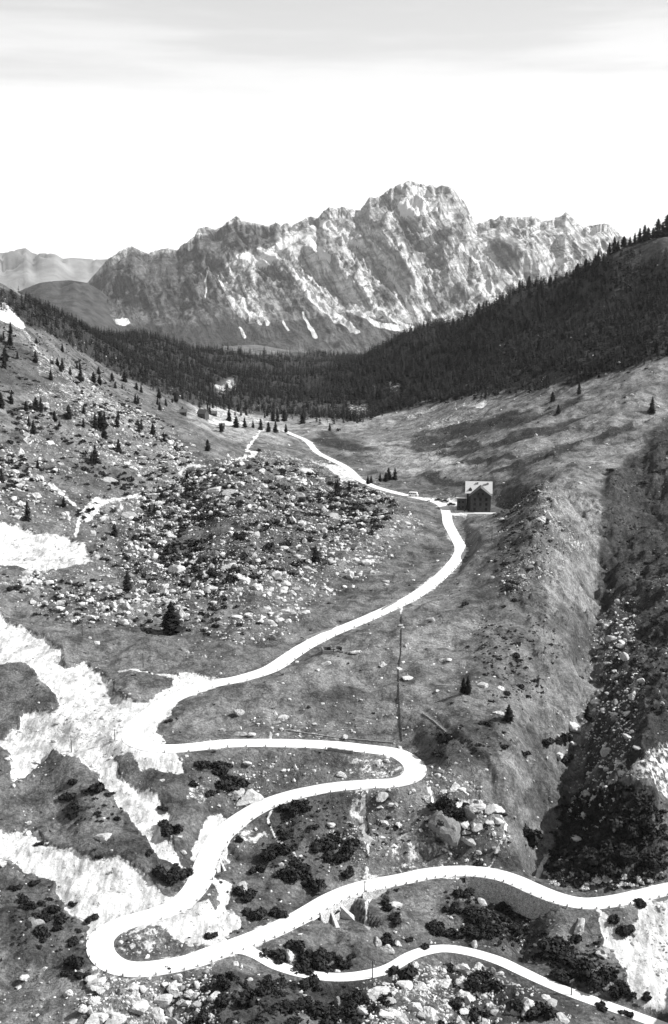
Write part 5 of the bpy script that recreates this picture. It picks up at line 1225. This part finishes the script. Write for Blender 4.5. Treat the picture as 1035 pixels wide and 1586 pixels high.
strip([(655,1106),(672,1118),(690,1134)], .4, .4, 'bank_wall', 'short slanting stone wall in the meadow right of the turf wall', 'wall', m_rock[2])
strip([(470,990),(490,983),(515,975)], .5, .6, 'roadside_wall', 'low dark roadside wall above the climbing road', 'wall', m_rock[2])
strip([(592,945),(615,932)], .5, .7, 'parapet_wall', 'short dark parapet on the upper edge of the climbing road', 'wall', m_rock[2])
# ------------------------------------------------------------------ telegraph poles
pole_me = MB().tube([(0,0,-.6),(0,0,3.5),(.02,0,7.6)], [.15,.12,.085], 8).mesh('pole', m_wood)
arm_me = MB().box(-.75,-.05,0,.75,.05,.1).mesh('crossarm', m_wood); ins_me = MB().tube([(0,0,0),(0,0,.1),(0,0,.2)], [.05,.07,.03], 8).mesh('insulator', m_porc)
for px_, py_, h_, lb in [(577,1515,30,'beside the lower track below the culvert'),(885,1542,28,'beside the lower track at bottom right'),(746,1586,26,'at the bottom edge between dark bushes'),
                         (565,1386,24,'on the lowest road edge above the culvert'),(111,1165,28,'on the white scree at far left'),(222,1034,24,'on the turf left of the climbing road bend'),
                         (128,985,24,'on the slope above the left scree'),(287,974,20,'just right of the lone tall conifer'),(762,836,22,'below the hotel terrace'),(163,925,14,'behind the pale boulders above the left scree'),
                         (178,1146,18,'on the white scree inside the left bend')]:
    p = hit(px_, py_); L_ = h_ * mpp(p) / 7.8
    root = empty('telegraph_pole', p, random.uniform(-.4, .9), label='slim dark telegraph pole ' + lb, cat='pole', group='telegraph poles down the valley')
    root.scale = (1, 1, L_); link('pole', pole_me, root)
    for zz_ in (6.6, 7.2):
        a = link('crossarm', arm_me, root, (0, 0, zz_))
        for xx_ in (-.65, -.25, .25, .65): link('insulator', ins_me, a, (xx_, 0, .1))
# ------------------------------------------------------------------ labels for the repeats
LM = [('the gabled hotel',740,775),('the upper hairpin',645,1190),('the lowest hairpin',155,1470),('the upper left bend',205,1133),('the arched culvert',508,1425),('the stone ruins',515,1008),
      ('the boulder knoll crest',400,720),('the upper left footpath',190,775),('the wooden huts',315,645),('the left edge scree patch',60,850),('the curved retaining wall',800,1375),('the right hand gully',925,950),
      ('the dark spur at right',950,1260),('the track junction',364,1470),('the tallest lone conifer',266,960),('the bright scree by the left edge',60,1330),('the lower track bend',720,1474),
      ('the valley head forest',520,645),('the middle road bend',330,1330),('the drained meadow',560,1060),('the right skyline',990,410),('the left wooded slope',120,560),('the right meadow bank',850,640),
      ('the boulder field centre',420,850),('the bottom left corner',30,1560),('the bottom right corner',1000,1560),('the juniper patch',800,1030),('the upper left rocks',130,680)]
ORD = lambda n_: str(n_) + ('th' if 10 <= n_ % 100 <= 20 else {1: 'st', 2: 'nd', 3: 'rd'}.get(n_ % 10, 'th'))
groups = {}
for r_ in REC:
    o, px_, py_, noun, adj, cat, grp = r_
    d_ = [math.hypot(px_ - a, (py_ - b_) * 1.2) for _, a, b_ in LM]; i = int(np.argmin(d_)); nm, ax_, ay_ = LM[i]
    dx, dy = px_ - ax_, py_ - ay_
    w_ = ('right of' if dx > 0 else 'left of') if abs(dx) > abs(dy) else ('below' if dy > 0 else 'above')
    groups.setdefault('%s %s %s %s' % (adj, noun, w_, nm), []).append((d_[i], r_))
for root_l, items in groups.items():
    items.sort(key=lambda q: q[0])
    for n_, (_, r_) in enumerate(items):
        if len(root_l.split()) > 13: root_l = root_l.replace('the bright scree by the left edge', 'the left edge scree').replace('the left edge scree patch', 'the left scree patch')
        lb = root_l if len(items) == 1 else root_l + (', nearest of these' if n_ == 0 else ', %s nearest' % ORD(n_ + 1))
        tag(r_[0], lb, r_[5], r_[6])
print('objects', len(bpy.data.objects))

# ------------------------------------------------------------------ the air
hb = MB(); hb.box(-9500, -400, -1901, 9500, 24500, 1200)
hz_o = hb.mesh('haze', m_black); hz_o.materials.clear()
m_hz = bpy.data.materials.new('valley_air'); m_hz.use_nodes = True; nt = m_hz.node_tree; nt.nodes.clear()
pv = nt.nodes.new('ShaderNodeVolumePrincipled'); pv.inputs['Color'].default_value = (.95, .95, .95, 1); pv.inputs['Density'].default_value = 1.5e-5
mo = nt.nodes.new('ShaderNodeOutputMaterial'); nt.links.new(pv.outputs[0], mo.inputs['Volume'])
hz_o.materials.append(m_hz)
tag(link('haze', hz_o), 'thin pale air between the valley and the distant mountain', 'haze', kind='stuff')
